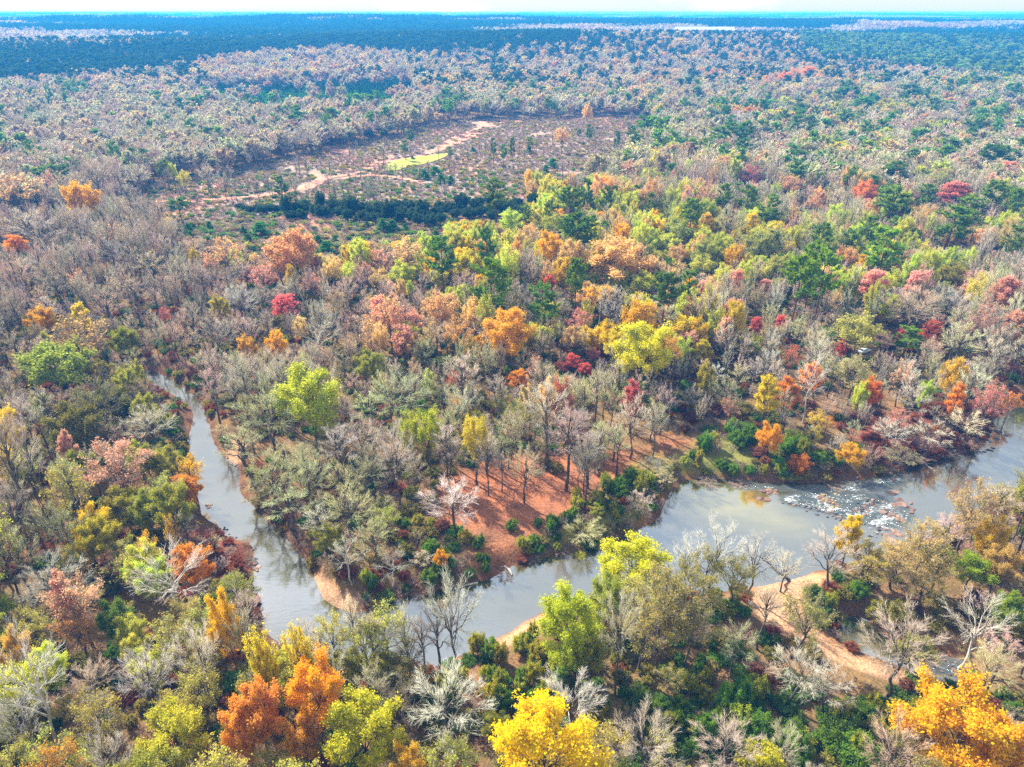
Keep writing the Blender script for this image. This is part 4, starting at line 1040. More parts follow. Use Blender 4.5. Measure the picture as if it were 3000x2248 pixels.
# ------------------------------------------------------------------ fill between them, by the mix of kinds that each part of the wood shows
ZONES = [  # x, y, rx, ry, mix
    (350, 850, 480, 190, dict(bg=5, bd=3, bt=3, pk=.6, bs=.5)), (60, 720, 140, 180, dict(bt=4, pe=1.5, bg=4, bd=1)), (1500, 710, 560, 110, dict(yg=5, pe=2.4, gd=.7, yl=2, bs=3, bt=1.5, pi=.5)),
    (1150, 900, 280, 140, dict(bt=5, pk=2.2, pe=2, bg=3, yg=1)), (1700, 930, 260, 120, dict(yl=1.4, pk=.8, bg=2, gd=.7, pe=1.6, bt=2, bw=1.5, yg=1)), (2500, 660, 520, 140, dict(bs=4, yg=2.4, bg=2.5, pk=1.1, py=1, pe=.8, bt=2)),
    (2620, 960, 460, 170, dict(bg=2.5, bw=3, bs=4, pk=.9, bt=1.5, yg=.6)), (1150, 1180, 300, 120, dict(bs=5, ol=2, bg=2.5, bd=.6, yg=.5)), (1700, 1120, 330, 70, dict(bs=3, bg=3, bw=2, or_=.5, rd=.3, pk=1, pe=.8)),
    (2500, 1170, 420, 80, dict(bw=4, bg=3, rd=.2, pk=.8, or_=.4, bs=2, yl=.4)), (220, 1200, 330, 150, dict(ol=3, bg=3, bs=2, pk=.6, bd=1.5)), (250, 1480, 330, 140, dict(yl=1.2, ol=3, pk=.6, or_=.4, bg=2.5, bs=2, sp=1.5, yg=1)), (250, 1900, 420, 220, dict(sp=4, ol=3, or_=.5, gd=.7, bw=1.6, bg=1.6, pk=.3, yl=1.4, yg=1)),
    (1050, 2100, 380, 140, dict(ol=3, bw=1.5, bg=1.5, sp=3, yl=1, yg=1)), (2200, 2100, 460, 170, dict(bg=4, ol=3, bs=2, sp=1.5)), (2850, 1700, 320, 220, dict(sp=2, bt=3, pe=1, ol=2, yg=1)), (1950, 1850, 350, 130, dict(sp=4, ol=3, bg=2, bd=.6, yg=.6)), (900, 1400, 250, 200, dict(bs=5, bg=2, bw=1, ol=1)),
    (350, 420, 520, 130, dict(bg=8, bt=1.5, pi=.7, bd=1.2)), (1500, 300, 520, 70, dict(bg=5, bt=3, pe=1, pi=1.6)), (2550, 420, 480, 140, dict(bg=5, bs=3, bt=2, pi=1.3, pk=.5, pe=.7, yg=.8)), (2300, 250, 400, 60, dict(bg=4, pe=2.5, pi=2, bt=2, or_=.4)), (2800, 280, 300, 90, dict(bs=3, pi=2, yg=1, pe=1.4, bg=3)),
    (2750, 160, 450, 60, dict(pi=6, yp=2, bg=1, pe=.6)), (1500, 200, 330, 70, dict(pe=3, bt=3.5, pi=2.6, bg=2)), (900, 190, 330, 25, dict(bt=5, pe=1.5, bg=2)), (300, 270, 420, 50, dict(bt=4, bg=4, pi=1.5)), (200, 215, 420, 30, dict(pi=5, bt=1.5)),
    (900, 265, 260, 50, dict(yp=14, bt=.7)), (1050, 150, 500, 32, dict(pi=12, bt=.4)), (700, 330, 500, 40, dict(bg=5, bt=2, pi=.6)), (2050, 130, 300, 40, dict(pi=4, pe=2)), (1450, 245, 170, 40, dict(pi=5, pe=2, bg=1.5)),
]
NAMES = sorted({('or' if k == 'or_' else k) for z in ZONES for k in z[4]})


def clump(gx, gy, rg, scale=34.0):
    """Uniform numbers that stay alike over a stand, so that kinds come in stands."""
    n_ = fbm(gx / scale, gy / scale, 57, 2)
    rk = np.empty(len(n_)); rk[np.argsort(n_)] = (np.arange(len(n_)) + .5) / len(n_)
    m_ = rg.uniform(0, 1, len(n_)) < .6
    return np.where(m_, np.clip(rk + rg.normal(0, .05, len(n_)), 0, .999), rg.uniform(0, 1, len(n_)))


PLANTATION = [(590, 268), (640, 232), (760, 240), (1000, 228), (1200, 216), (1225, 255), (1150, 302), (900, 322), (700, 306)]
PINE_BELT = [(-400, 150), (300, 140), (600, 128), (1000, 104), (1700, 94), (1700, 128), (1250, 158), (1180, 150), (1000, 138), (760, 152), (560, 182), (400, 212), (0, 232), (-400, 240)]
PINE_SLOPE = [(2330, 108), (2700, 88), (3400, 76), (3400, 235), (2900, 225), (2600, 190), (2400, 165)]
TALL_ROW = [(560, 190), (760, 158), (1000, 143), (1190, 160), (1205, 205), (1000, 217), (760, 240), (600, 235)]


def far_kinds(ks, x, y, r):
    ks = np.array(ks, dtype=object)
    mix = lambda opts, m_: np.array([opts[int(v * 997) % len(opts)] for v in r[m_]], dtype=object)
    m_ = np.isin(ks, ['pi', 'py']) & (r < .45); ks[m_] = mix(['bg', 'bt', 'pe'], m_)
    m_ = inside(x, y, PINE_SLOPE); ks[m_ & (r < .62)] = 'py'; ks[m_ & (r >= .62) & (r < .82)] = 'pi'
    m_ = inside(x, y, PINE_BELT); ks[m_ & (r < .93)] = 'pi'
    m_ = inside(x, y, TALL_ROW); ks[m_] = mix(['bt', 'pe', 'bt', 'bg'], m_)
    m_ = inside(x, y, PLANTATION); ks[m_] = np.where(r[m_] < .95, 'yp', 'bt')
    return list(ks)


def pick_kinds(px, py, rg, gx=None, gy=None):
    Wt = np.zeros((len(px), len(NAMES)))
    for zx, zy, rx, ry, mix in ZONES:
        g = np.exp(-((px - zx) / rx) ** 2 - ((py - zy) / ry) ** 2) + 1e-6
        tot = sum(mix.values())
        for k, v in mix.items():
            Wt[:, NAMES.index('or' if k == 'or_' else k)] += g * v / tot
    Wt /= Wt.sum(1, keepdims=True)
    Wt = Wt ** 1.25
    Wt /= Wt.sum(1, keepdims=True)
    c = Wt.cumsum(1)
    return [NAMES[min(i, len(NAMES) - 1)] for i in ((rg.uniform(0, 1, len(px)) if gx is None else clump(gx, gy, rg))[:, None] > c).sum(1)]


def jgrid(x0, x1, y0, y1, s_, rg):
    gx, gy = np.meshgrid(np.arange(x0, x1, s_), np.arange(y0, y1, s_ * .9), indexing='ij')
    gx = gx + (np.arange(gy.shape[1]) % 2)[None] * s_ / 2
    return (gx + rg.uniform(-.42, .42, gx.shape) * s_).ravel(), (gy + rg.uniform(-.42, .42, gy.shape) * s_).ravel()


# what the photograph shows unobstructed: water, sand, litter, tracks, car
OPEN_PX = [
    [(434, 1104), (480, 1104), (500, 1130), (560, 1200), (610, 1203), (624, 1307), (664, 1348), (705, 1375), (692, 1443), (741, 1479), (796, 1542), (860, 1600), (908, 1661), (930, 1760), (900, 1800), (760, 1770), (741, 1690), (735, 1590), (660, 1579), (585, 1510), (575, 1420), (540, 1290), (560, 1240), (540, 1190), (480, 1140), (434, 1130)],
    [(436, 1092), (520, 1102), (575, 1172), (558, 1192), (500, 1150), (436, 1132)], [(520, 640), (1320, 640), (1150, 700), (900, 690), (600, 700)], [(830, 560), (1540, 560), (1500, 640), (820, 640)],
    [(1195, 1760), (1398, 1706), (1497, 1655), (1640, 1626), (1768, 1597), (1750, 1700), (1640, 1770), (1560, 1790), (1480, 1850), (1400, 1880), (1260, 1950), (1200, 1900)],
    [(1930, 1530), (1972, 1425), (2068, 1400), (2500, 1412), (2746, 1340), (2886, 1308), (2904, 1226), (3010, 1200), (3010, 1390), (2840, 1430), (2740, 1480), (2640, 1560), (2450, 1570), (2400, 1650), (2370, 1690), (2200, 1720), (2040, 1640), (1900, 1590)],
    [(2457, 1795), (2550, 1810), (2600, 1870), (2540, 1895), (2450, 1880)], [(2215, 1745), (2370, 1690), (2360, 1760), (2440, 1880), (2330, 1850), (2240, 1800)],
    [(1330, 1430), (1440, 1400), (1600, 1390), (1720, 1380), (1700, 1470), (1560, 1560), (1460, 1640), (1420, 1660), (1400, 1560), (1330, 1500)], [(1460, 1870), (1560, 1800), (1610, 1800), (1520, 1860)],
    [(2500, 995), (2565, 995), (2565, 1040), (2500, 1040)], [(1120, 445), (1330, 445), (1300, 490), (1150, 515)], [(2700, 1930), (2810, 1925), (2820, 1985), (2740, 1985)], [(655, 1290), (715, 1285), (715, 1355), (660, 1350)], [(910, 1670), (1060, 1790), (960, 1790)]]
CUT_G = CUT


def covers_open(X, Y, h, wd_):
    bad = np.zeros(len(X), bool)
    for fz in (.05, .3, .6, .85, 1.0):
        for fx in (-.3, 0, .3):
            k = fx * (1 if fz > .25 else .1)
            px_, py_, _ = topix(X + k * wd_, Y, h * fz)
            for q_ in OPEN_PX:
                bad |= inside(px_, py_, q_)
    return bad


rgf = np.random.default_rng(12)
fx_, fy_ = jgrid(-420, 420, 58, 470, 6.2, rgf)
px0, py0, dep0 = topix(fx_, fy_, np.full(len(fx_), 8.0))
ok = (px0 > -330) & (px0 < 3330) & (py0 < 2950)
ok &= river_dist(fx_, fy_) > 1.5
for q_ in SANDS:
    ok &= ~inside(fx_, fy_, q_)
ok &= ~inside(fx_, fy_, PARK) & ~in_cut(fx_, fy_)
fx_, fy_ = fx_[ok], fy_[ok]
_n = fbm(fx_ / 26, fy_ / 26, 93, 2)
fh = 6 + 18 * _n + rgf.uniform(-3.5, 5, len(fx_)); fw = 2.6 + 6.5 * _n + rgf.uniform(-1.2, 3.4, len(fx_))
near_cam = np.hypot(fx_, fy_) < 150
fh[near_cam] *= .8
hx = np.array([t['X'] for t in TREES]); hy = np.array([t['Y'] for t in TREES]); hw = np.array([t['w'] for t in TREES])
keep = np.ones(len(fx_), bool)
for i in range(len(fx_)):
    dd = np.hypot(hx - fx_[i], hy - fy_[i])
    keep[i] = not (dd < .26 * (hw + fw[i])).any()
# where a tall tree would hide open water or litter, a low one may still stand
bad = covers_open(fx_, fy_, fh, fw)
fh[bad] = rgf.uniform(4, 7, bad.sum()); fw[bad] = rgf.uniform(4, 6, bad.sum())
keep &= ~(bad & covers_open(fx_, fy_, fh, fw))
# a filler must not stand right in front of a picked-out crown: it is lower there, or not there at all
hp = np.array([topix(t['X'], t['Y'], t['h']) for t in TREES])
hwp = FPX * hw / hp[:, 2]
hcp = np.array([(1.15 if t['kind'] in ('pi', 'py') else .8) for t in TREES]) * hwp
for i in range(len(fx_)):
    for _try in range(6):
        ax, ay, ad = topix(fx_[i], fy_[i], fh[i])
        m_ = (np.abs(hp[:, 0] - ax) < .5 * hwp + .34 * FPX * fw[i] / ad) & (ay < hp[:, 1] + .8 * hcp) & (hp[:, 2] > ad - 2) & (ay > hp[:, 1] - 250)
        if not m_.any():
            break
        fh[i] *= .78; fw[i] *= .9
    else:
        keep[i] = keep[i] and rgf.uniform() < .25
    if fh[i] < 3:
        keep[i] = False
fx_, fy_, fh, fw = fx_[keep], fy_[keep], fh[keep], fw[keep]
fpx, fpy, fdep = topix(fx_, fy_, fh * .7)
fk = pick_kinds(fpx, fpy, rgf, fx_, fy_)
for i in range(len(fx_)):
    slim = fk[i][0] == 'b' and hash2(fx_[i], fy_[i], 6) < .6
    add_tree(fk[i], fx_[i], fy_[i], fh[i] * (1.1 if slim and fh[i] > 9 else 1), fw[i] * (.72 if slim else 1), form='upright' if slim else None)

# ------------------------------------------------------------------ make them: the largest in view as things, the rest of each kind as one wood
trunks = {}
COUNT = {}


def tinted(kind, tint, rg, amt=.16):
    c = np.array(tint if tint is not None else KIND[kind][2])
    g = 1 + rg.uniform(-amt, amt)
    return np.clip(c * g * (1 + rg.uniform(-amt * .6, amt * .6, 3)), .005, .9)


NOUN = {'bare_tree': 'tree', 'sycamore_tree': 'sycamore', 'pine_tree': 'pine', 'young_pine': 'pine', 'green_shrub': 'shrub', 'yellow_shrub': 'shrub', 'orange_shrub': 'shrub', 'bare_shrub': 'shrub', 'vine_covered_shrub': 'shrub'}


def size_word(kind, h, wd_):
    if kind in SHRUBS:
        return 'low' if h < 3.2 else ('tall' if h > 5 else 'rounded')
    if h > 23:
        return 'very tall'
    if wd_ > 12:
        return 'broad'
    if h < 8:
        return 'low'
    if wd_ < 5.5:
        return 'slender'
    return 'tall' if h > 17 else 'mid-sized'


def make_tree(T, rg):
    kind, lodd = T['kind'], math.hypot(T['X'], T['Y'])
    name = KIND[kind][0]
    form = T['form'] or KIND[kind][3][int(rg.integers(len(KIND[kind][3])))]
    lod = 0 if lodd < 205 else 1
    if not PROTO[form, lod]:
        lod = 1 - lod
    pr = PROTO[form, lod][int(rg.integers(len(PROTO[form, lod])))]
    z = float(terrain(T['X'], T['Y'])[0])
    root = bpy.data.objects.new(name, None)
    COL.objects.link(root)
    root.empty_display_size = 0.5
    root.location = (T['X'], T['Y'], z - .12)
    root.rotation_euler = (0, 0, rg.uniform(0, 6.283))
    sw = T['w'] / pr['W']
    root.scale = (sw, sw, T['h'] / pr['H'])
    tint = tinted(kind, T['tint'], rg, .05 if T['hero'] and T['tint'] else .16)
    tr = link('trunk', pr['trunk'], root); cr = link('crown', pr['crown'], root)
    tr.color = (1, 1, 1, 1); cr.color = (*tint, 1)
    if pr['src'] is None:
        pr['src'] = (tr, cr)
    px_, py_, _ = topix(T['X'], T['Y'], z)
    if T['label']:
        tag(root, T['label'], 'shrub' if kind in SHRUBS and kind != 'yp' else 'tree')
    else:
        noun = NOUN.get(name, 'tree')
        word = KIND[kind][1]
        sm_ = float(np.mean(tint)) / float(np.mean(KIND[kind][2]))
        word = ('pale ' if sm_ > 1.09 else ('deep ' if sm_ < .91 else '')) + word
        lab = '%s %s %s %s' % (size_word(kind, T['h'], T['w']), word, noun, near_anchor(T['X'], T['Y'], None) or place_of(px_, py_))
        tag(root, lab, 'shrub' if noun == 'shrub' else 'tree', lab + ' group')
        root['group'] = lab.replace(noun, noun + 's', 1)
    return root


rgm = np.random.default_rng(99)
for T in TREES:
    px_, py_, dep = topix(T['X'], T['Y'], T['h'] * .7)
    vis = -60 < px_ < 3060 and py_ < 2500
    T['area'] = T['w'] * T['h'] / dep ** 2 * (1 if vis else 1e-3) * (1e3 if T['hero'] else 1)
TREES.sort(key=lambda t: -t['area'])
CAP = {'bare_tree': 300}
REST = []
for T in TREES:
    nm = KIND[T['kind']][0]
    COUNT[nm] = COUNT.get(nm, 0) + 1
    if T['hero'] or COUNT[nm] <= CAP.get(nm, 130):
        make_tree(T, rgm)
    else:
        REST.append(T)


# every distant stand is scattered from trees that stand in the scene
def ensure_src(form, lod):
    for k, pr in enumerate(PROTO[form, lod]):
        if pr['src'] is None:
            kind = {'bare': 'bg', 'upright': 'bg', 'leafy': 'pe', 'semi': 'bt', 'pine': 'pi', 'youngpine': 'yp', 'shrub': 'ys', 'brush': 'br', 'syc': 'bw', 'flat': 'yg', 'column': 'or'}[form]
            X, Y = at(300 + 190 * len(form) + 140 * k + 60 * lod, 326 - 6 * k - 9 * lod, 0)
            hh_ = 18 if kind not in SHRUBS else 5
            name = KIND[kind][0]
            root = bpy.data.objects.new(name, None); COL.objects.link(root)
            root.location = (X, Y, float(terrain(X, Y)[0]) - .1)
            sc = hh_ / pr['H']; root.scale = (sc, sc, sc)
            tr = link('trunk', pr['trunk'], root); cr = link('crown', pr['crown'], root)
            cr.color = (*KIND[kind][2], 1)
            pr['src'] = (tr, cr)
            noun = NOUN.get(name, 'tree')
            lab = '%s %s %s in the haze where the woods beyond the clearing begin' % (('slim', 'stout', 'tall')[k % 3] if lod else 'lone', KIND[kind][1], noun)
            tag(root, lab, 'shrub' if noun == 'shrub' else 'tree', lab.replace(noun, noun + 's'))


def wood(name, label, cat, pr, X, Y, Z, S, rot, tint):
    """One mass of far trees: points that carry size, turn and tint, with the tree set on each."""
    n = len(X)
    if n == 0:
        return None
    me = bpy.data.meshes.new(name)
    me.vertices.add(n)
    me.vertices.foreach_set('co', np.column_stack([X, Y, Z]).astype(np.float32).ravel())
    for an, ty, arr in (('sc', 'FLOAT_VECTOR', S), ('rt', 'FLOAT_VECTOR', np.column_stack([np.zeros(n), np.zeros(n), rot])), ('tint', 'FLOAT_COLOR', np.column_stack([tint, np.ones(n)])), ('has', 'FLOAT', np.ones(n))):
        a = me.attributes.new(an, ty, 'POINT')
        a.data.foreach_set({'FLOAT_VECTOR': 'vector', 'FLOAT_COLOR': 'color', 'FLOAT': 'value'}[ty], np.asarray(arr, np.float32).ravel())
    o = link(name, me)
    ng = bpy.data.node_groups.new(name, 'GeometryNodeTree')
    ng.interface.new_socket('Geometry', in_out='INPUT', socket_type='NodeSocketGeometry')
    ng.interface.new_socket('Geometry', in_out='OUTPUT', socket_type='NodeSocketGeometry')
    Nn, Ln = ng.nodes, ng.links
    gi, go = Nn.new('NodeGroupInput'), Nn.new('NodeGroupOutput')
    iop = Nn.new('GeometryNodeInstanceOnPoints')
    jn = Nn.new('GeometryNodeJoinGeometry')
    for s_ in pr['src']:
        ob = Nn.new('GeometryNodeObjectInfo'); ob.transform_space = 'ORIGINAL'
        ob.inputs['Object'].default_value = s_
        Ln.new(ob.outputs['Geometry'], jn.inputs[0])
    a1 = Nn.new('GeometryNodeInputNamedAttribute'); a1.data_type = 'FLOAT_VECTOR'; a1.inputs['Name'].default_value = 'sc'
    a2 = Nn.new('GeometryNodeInputNamedAttribute'); a2.data_type = 'FLOAT_VECTOR'; a2.inputs['Name'].default_value = 'rt'
    er = Nn.new('FunctionNodeEulerToRotation')
    Ln.new(a2.outputs['Attribute'], er.inputs[0])
    Ln.new(gi.outputs[0], iop.inputs['Points']); Ln.new(jn.outputs[0], iop.inputs['Instance'])
    Ln.new(er.outputs[0], iop.inputs['Rotation']); Ln.new(a1.outputs['Attribute'], iop.inputs['Scale'])
    Ln.new(iop.outputs[0], go.inputs[0])
    md = o.modifiers.new('scatter', 'NODES'); md.node_group = ng
    o['kind'] = 'stuff'; o['label'] = label; o['category'] = cat
    return o


def scatter(items, name, label, cat, lod, rg):
    """items: list of (kind, X, Y, h, w, form)."""
    by = {}
    for it in items:
        kind, X, Y, h, wd_, form = it
        if form is None:
            fs = [f_ for f_ in KIND[kind][3] if PROTO[f_, lod]] or [{'syc': 'bare', 'flat': 'leafy', 'column': 'semi'}.get(KIND[kind][3][0], KIND[kind][3][0])]
            form = fs[int(rg.integers(len(fs)))]
        k = int(rg.integers(len(PROTO[form, lod])))
        by.setdefault((form, k), []).append((kind, X, Y, h, wd_))
    for (form, k), L_ in by.items():
        ensure_src(form, lod)
        pr = PROTO[form, lod][k]
        X = np.array([a[1] for a in L_]); Y = np.array([a[2] for a in L_])
        S = np.array([[a[4] / pr['W'], a[4] / pr['W'], a[3] / pr['H']] for a in L_])
        tint = np.array([np.clip(tinted(a[0], None, rg, .2) * (1.0 if lod < 2 else (.68 if form == 'leafy' and a[0][0] == 'b' else (.8 if form == 'leafy' else (.5 if a[0] in ('pi', 'yp') and a[2] > 1000 else 1.25)))), 0, .85) for a in L_])
        wood(name, label, cat, pr, X, Y, terrain(X, Y) - .15, S, rg.uniform(0, 6.283, len(X)), tint)


scatter([(T['kind'], T['X'], T['Y'], T['h'], T['w'], None) for T in REST], 'forest', 'crowded mixed autumn trees filling the woods behind the river', 'forest', 1, rgm)

# undergrowth beneath the trees
ux, uy = jgrid(-330, 330, 56, 400, 3.2, rgm)
px0, py0, _ = topix(ux, uy, np.full(len(ux), 1.5))
ok = (px0 > -250) & (px0 < 3250) & (py0 < 2900) & (river_dist(ux, uy) > .2) & (~inside(ux, uy, PARK) | (fbm(ux / 9, uy / 9, 66, 2) > .60)) & ~inside(ux, uy, CUT_G) & (fbm(ux / 14, uy / 14, 61, 3) > .34)
for q_ in SANDS:
    ok &= ~inside(ux, uy, q_)
ux, uy = ux[ok], uy[ok]
uh = rgm.uniform(.9, 2.6, len(ux)); uw = rgm.uniform(1.8, 4.2, len(ux))
_b = covers_open(ux, uy, uh, uw)
uh = np.where(_b, np.minimum(uh, 1.5), uh); uw = np.where(_b, np.minimum(uw, 2.4), uw)
ok = ~_b | (river_dist(ux, uy) < 7)
ux, uy, uh, uw = ux[ok], uy[ok], uh[ok], uw[ok]
KIND['ur'] = ('undergrowth', '', (.30, .10, .06), ('shrub',)); KIND['uo'] = ('undergrowth', '', (.28, .24, .06), ('shrub',)); KIND['ub'] = ('undergrowth', '', (.40, .29, .22), ('brush',)); KIND['ug'] = ('undergrowth', '', (.12, .21, .035), ('shrub',))
upx, upy, _ = topix(ux, uy, uh)
it = []
for i in range(len(ux)):
    redb = any(inside(ux[i:i+1], uy[i:i+1], q_)[0] for q_ in REDBANK)
    g = -1 if redb else .15 + .6 * math.exp(-((upx[i] - 2300) / 600) ** 2 - ((upy[i] - 2100) / 220) ** 2) + .3 * math.exp(-((upx[i] - 1500) / 400) ** 2 - ((upy[i] - 2000) / 150) ** 2)
    r = rgm.uniform()
    it.append(('ug' if r < g else rgm.choice(['ur', 'uo', 'ub', 'ub', 'uo'] if not redb else ['ur', 'ur', 'ub']), ux[i], uy[i], uh[i], uw[i], None))
scatter(it, 'undergrowth', 'low brush and saplings under the trees', 'undergrowth', 1, rgm)

# scrub and logging slash in the clearing
ux, uy = jgrid(-460, 260, 325, 900, 4.0, rgm)
ok = inside(ux, uy, CUT_G) & (fbm(ux / 30, uy / 30, 71, 3) + .10 * (uy < 520) + .3 * (uy < 402) > .27) & ~inside(ux, uy, LAWN)
for pts, wdt in ROADS:
    ln = bez_line(pts, 3)
    dmin = np.min(np.hypot(ux[:, None] - ln[None, :, 0], uy[:, None] - ln[None, :, 1]), 1)
    ok &= dmin > wdt * .8
ux, uy = ux[ok], uy[ok]
it = [(rgm.choice(['ub', 'ub', 'ub', 'uo', 'ug'] if uy[i] < 520 else ['ub', 'ub', 'ub', 'ub', 'uo']), ux[i], uy[i], rgm.uniform(.8, 2.2), rgm.uniform(2, 5), None) for i in range(len(ux))]
scatter(it, 'scrub', 'grey brush and logging slash over the cleared ground', 'scrub', 2, rgm)

# ------------------------------------------------------------------ woods from the clearing out to the hills
rgd = np.random.default_rng(5)
lst = []
for (r0_, r1_, s_) in ((380, 700, 7.2), (700, 1250, 9.2), (1250, 2100, 11.5)):
    X, Y = jgrid(-r1_ * .95, r1_ * .95, r0_ * .6, r1_, s_, rgd)
    r = np.hypot(X, Y)
    px0, py0, _ = topix(X, Y, np.full(len(X), 8.0))
    ok = (r >= max(r0_, 470 if r0_ == 380 else r0_)) & (r < r1_) & (px0 > -300) & (px0 < 3300)
    ok &= ~in_cut(X, Y) & ~inside(X, Y, FIELD)
    X, Y = X[ok], Y[ok]
    lst.append(np.column_stack([X, Y]))
lst = np.vstack(lst)
X, Y = lst[:, 0], lst[:, 1]
tk = bez_line(*[TRACK[0]])
dmin = np.min(np.hypot(X[:, None] - tk[None, :, 0], Y[:, None] - tk[None, :, 1]), 1)
thin = (hash2(X, Y, 3) < .75)
ok = (dmin > 11) & thin
dh = np.min(np.hypot(X[:, None] - hx[None], Y[:, None] - hy[None]) - .3 * hw[None], 1)
ok &= dh > 2.5
X, Y = X[ok], Y[ok]
fpx, fpy, _ = topix(X, Y, terrain(X, Y) + 10)
fk = pick_kinds(fpx, fpy, rgd, X, Y)
_fr = far_kinds(fk, fpx, fpy, rgd.uniform(0, 1, len(X)))
fk = [a_ if y_ > 850 else b_ for a_, b_, y_ in zip(_fr, fk, Y)]
it = []
for i in range(len(X)):
    k = fk[i]
    if k == 'yp':
        h, wd_ = rgd.uniform(6, 10), rgd.uniform(5, 8)
    elif k in ('pi', 'py'):
        h, wd_ = rgd.uniform(16, 25), rgd.uniform(8, 13)
    else:
        h, wd_ = rgd.uniform(12, 21), rgd.uniform(9, 17)
    it.append((k, X[i], Y[i], h, wd_, 'leafy' if k[0] == 'b' and rgd.uniform() < (.25 if Y[i] < 700 else .62) else None))
scatter(it, 'forest', 'mixed grey and russet woods with dark pines rolling away beyond the clearing', 'forest', 2, rgd)


# ------------------------------------------------------------------ woods to the horizon: whole stands of small crowns
def stand(seed, pine):
    rg = np.random.default_rng(seed)
    n = 90
    c = np.column_stack([rg.uniform(-55, 55, n), rg.uniform(-55, 55, n), rg.uniform(8, 14, n) + (4 if pine else 0)])
    k = 16
    cc = np.repeat(c, k, 0)
    off = unit(rg.normal(size=cc.shape)) * np.array([5.2, 5.2, 5.5] if not pine else [3.8, 3.8, 8]) * (rg.uniform(.35, 1, len(cc)) ** .5)[:, None]
    v, q, t = leaf_quads(rg, cc + off, 4.2, .8, .6)
    b_ = Bag()
    b_.add(v, q, t, 0, rg, np.clip(.6 * np.repeat(rg.uniform(0, 1, n), k) + .4 * rg.uniform(0, 1, len(cc)), 0, 1))
    return b_.mesh('stand', [M_NEEDLE if pine else M_LEAF])


stands = [stand(1, False), stand(2, False), stand(3, True), stand(4, True)]
X, Y, R_ = [], [], []
for r0_, r1_, s_ in ((2050, 5000, 88), (5000, 14500, 105)):
    x, y = jgrid(-r1_ * .9, r1_ * .9, r0_ * .6, r1_, s_, rgd)
    r = np.hypot(x, y)
    px0, py0, _ = topix(x, y, np.full(len(x), 20.0))
    ok = (r > r0_) & (r < r1_) & (px0 > -250) & (px0 < 3250)
    X.append(x[ok]); Y.append(y[ok])
X, Y = np.concatenate(X), np.concatenate(Y)
Zt = terrain(X, Y)
fpx, fpy, _ = topix(X, Y, Zt + 15)
pn = fbm(X / 800 + 1.7, Y / 330 + 3.3, 83, 4)
pn = pn + .16 * np.exp(-((fpx - 1050) / 520) ** 2 - ((fpy - 140) / 22) ** 2) + .15 * np.exp(-((fpx - 2700) / 420) ** 2 - ((fpy - 130) / 45) ** 2) + .10 * np.exp(-((fpy - 70) / 16) ** 2) + .1 * np.exp(-((fpx - 300) / 350) ** 2 - ((fpy - 185) / 25) ** 2)
pine = pn > .55
pine |= inside(fpx, fpy, PINE_BELT) | (inside(fpx, fpy, PINE_SLOPE) & (hash2(X, Y, 12) < .8))
pick = (hash2(X, Y, 8) < .5).astype(int) + 2 * pine
for k in range(4):
    sel = np.nonzero(pick == k)[0]
    o = link('forest', stands[k])
    f0 = sel[0]; sel2 = sel[1:]
    cB = np.array([.03, .07, .03]) if k > 1 else np.array([.42, .34, .34])
    o.location = (X[f0], Y[f0], Zt[f0]); o.color = (*cB, 1)
    o['kind'] = 'stuff'; o['label'] = 'far stand of trees in the blue haze'; o['category'] = 'forest'
    tint = cB[None] * (1 + .22 * (hash2(X[sel2], Y[sel2], 4)[:, None] - .5) * 2) * (1 + .12 * (np.random.default_rng(k).uniform(-1, 1, (len(sel2), 3))))
    wood('forest', 'pine woods fading into blue haze towards the horizon' if k > 1 else 'bare woods fading into blue haze towards the horizon', 'forest', dict(src=(o,)), X[sel2], Y[sel2], Zt[sel2] - 1,
         np.tile([[1, 1, 1.0]], (len(sel2), 1)) * np.random.default_rng(k).uniform(.9, 1.25, (len(sel2), 1)), np.random.default_rng(k).uniform(0, 6.28, len(sel2)), tint)


# ------------------------------------------------------------------ rocks in the river
def rock_mesh(seed):
    import bmesh
    bm = bmesh.new()
    bmesh.ops.create_icosphere(bm, subdivisions=3, radius=1)
    rg = np.random.default_rng(seed)
    cuts = [(unit(rg.normal(size=3)), rg.uniform(.55, .85)) for _ in range(9)]
    for v in bm.verts:
        c = np.array(v.co)
        for n_, d_ in cuts:
            e = c @ n_ - d_
            if e > 0:
                c = c - n_ * e * .9
        c = c * (1 + .10 * (vnoise(c[0] * 3 + 9, c[1] * 3 + c[2] * 2, seed) - .5))
        v.co = c
    me = bpy.data.meshes.new('rock')
    bm.to_mesh(me); bm.free()
    me.materials.append(M_ROCK)
    return me


rocks = [rock_mesh(s_) for s_ in range(5)]
ROCK_N = [0]


def rock(px_, py_, wpx, ht, col, label, group, flat=.6, name='rock'):
    X, Y = at(px_, py_, WATER)
    dep = Y * FWD[1] + (WATER - CAM_H) * FWD[2]
    r = wpx / FPX * dep / 2
    rg = np.random.default_rng(500 + ROCK_N[0]); ROCK_N[0] += 1
    o = link(name, rocks[ROCK_N[0] % 5], None, (X, Y, WATER - .1 * ht))
    o.scale = (r, r * rg.uniform(.6, .95), ht)
    o.rotation_euler = (rg.normal(0, .1), rg.normal(0, .1), rg.uniform(-.5, .5))
    o.color = (*np.clip(np.array(col) * rg.uniform(.75, 1.25), 0, 1), 1)
    tag(o, label, 'rock', group)


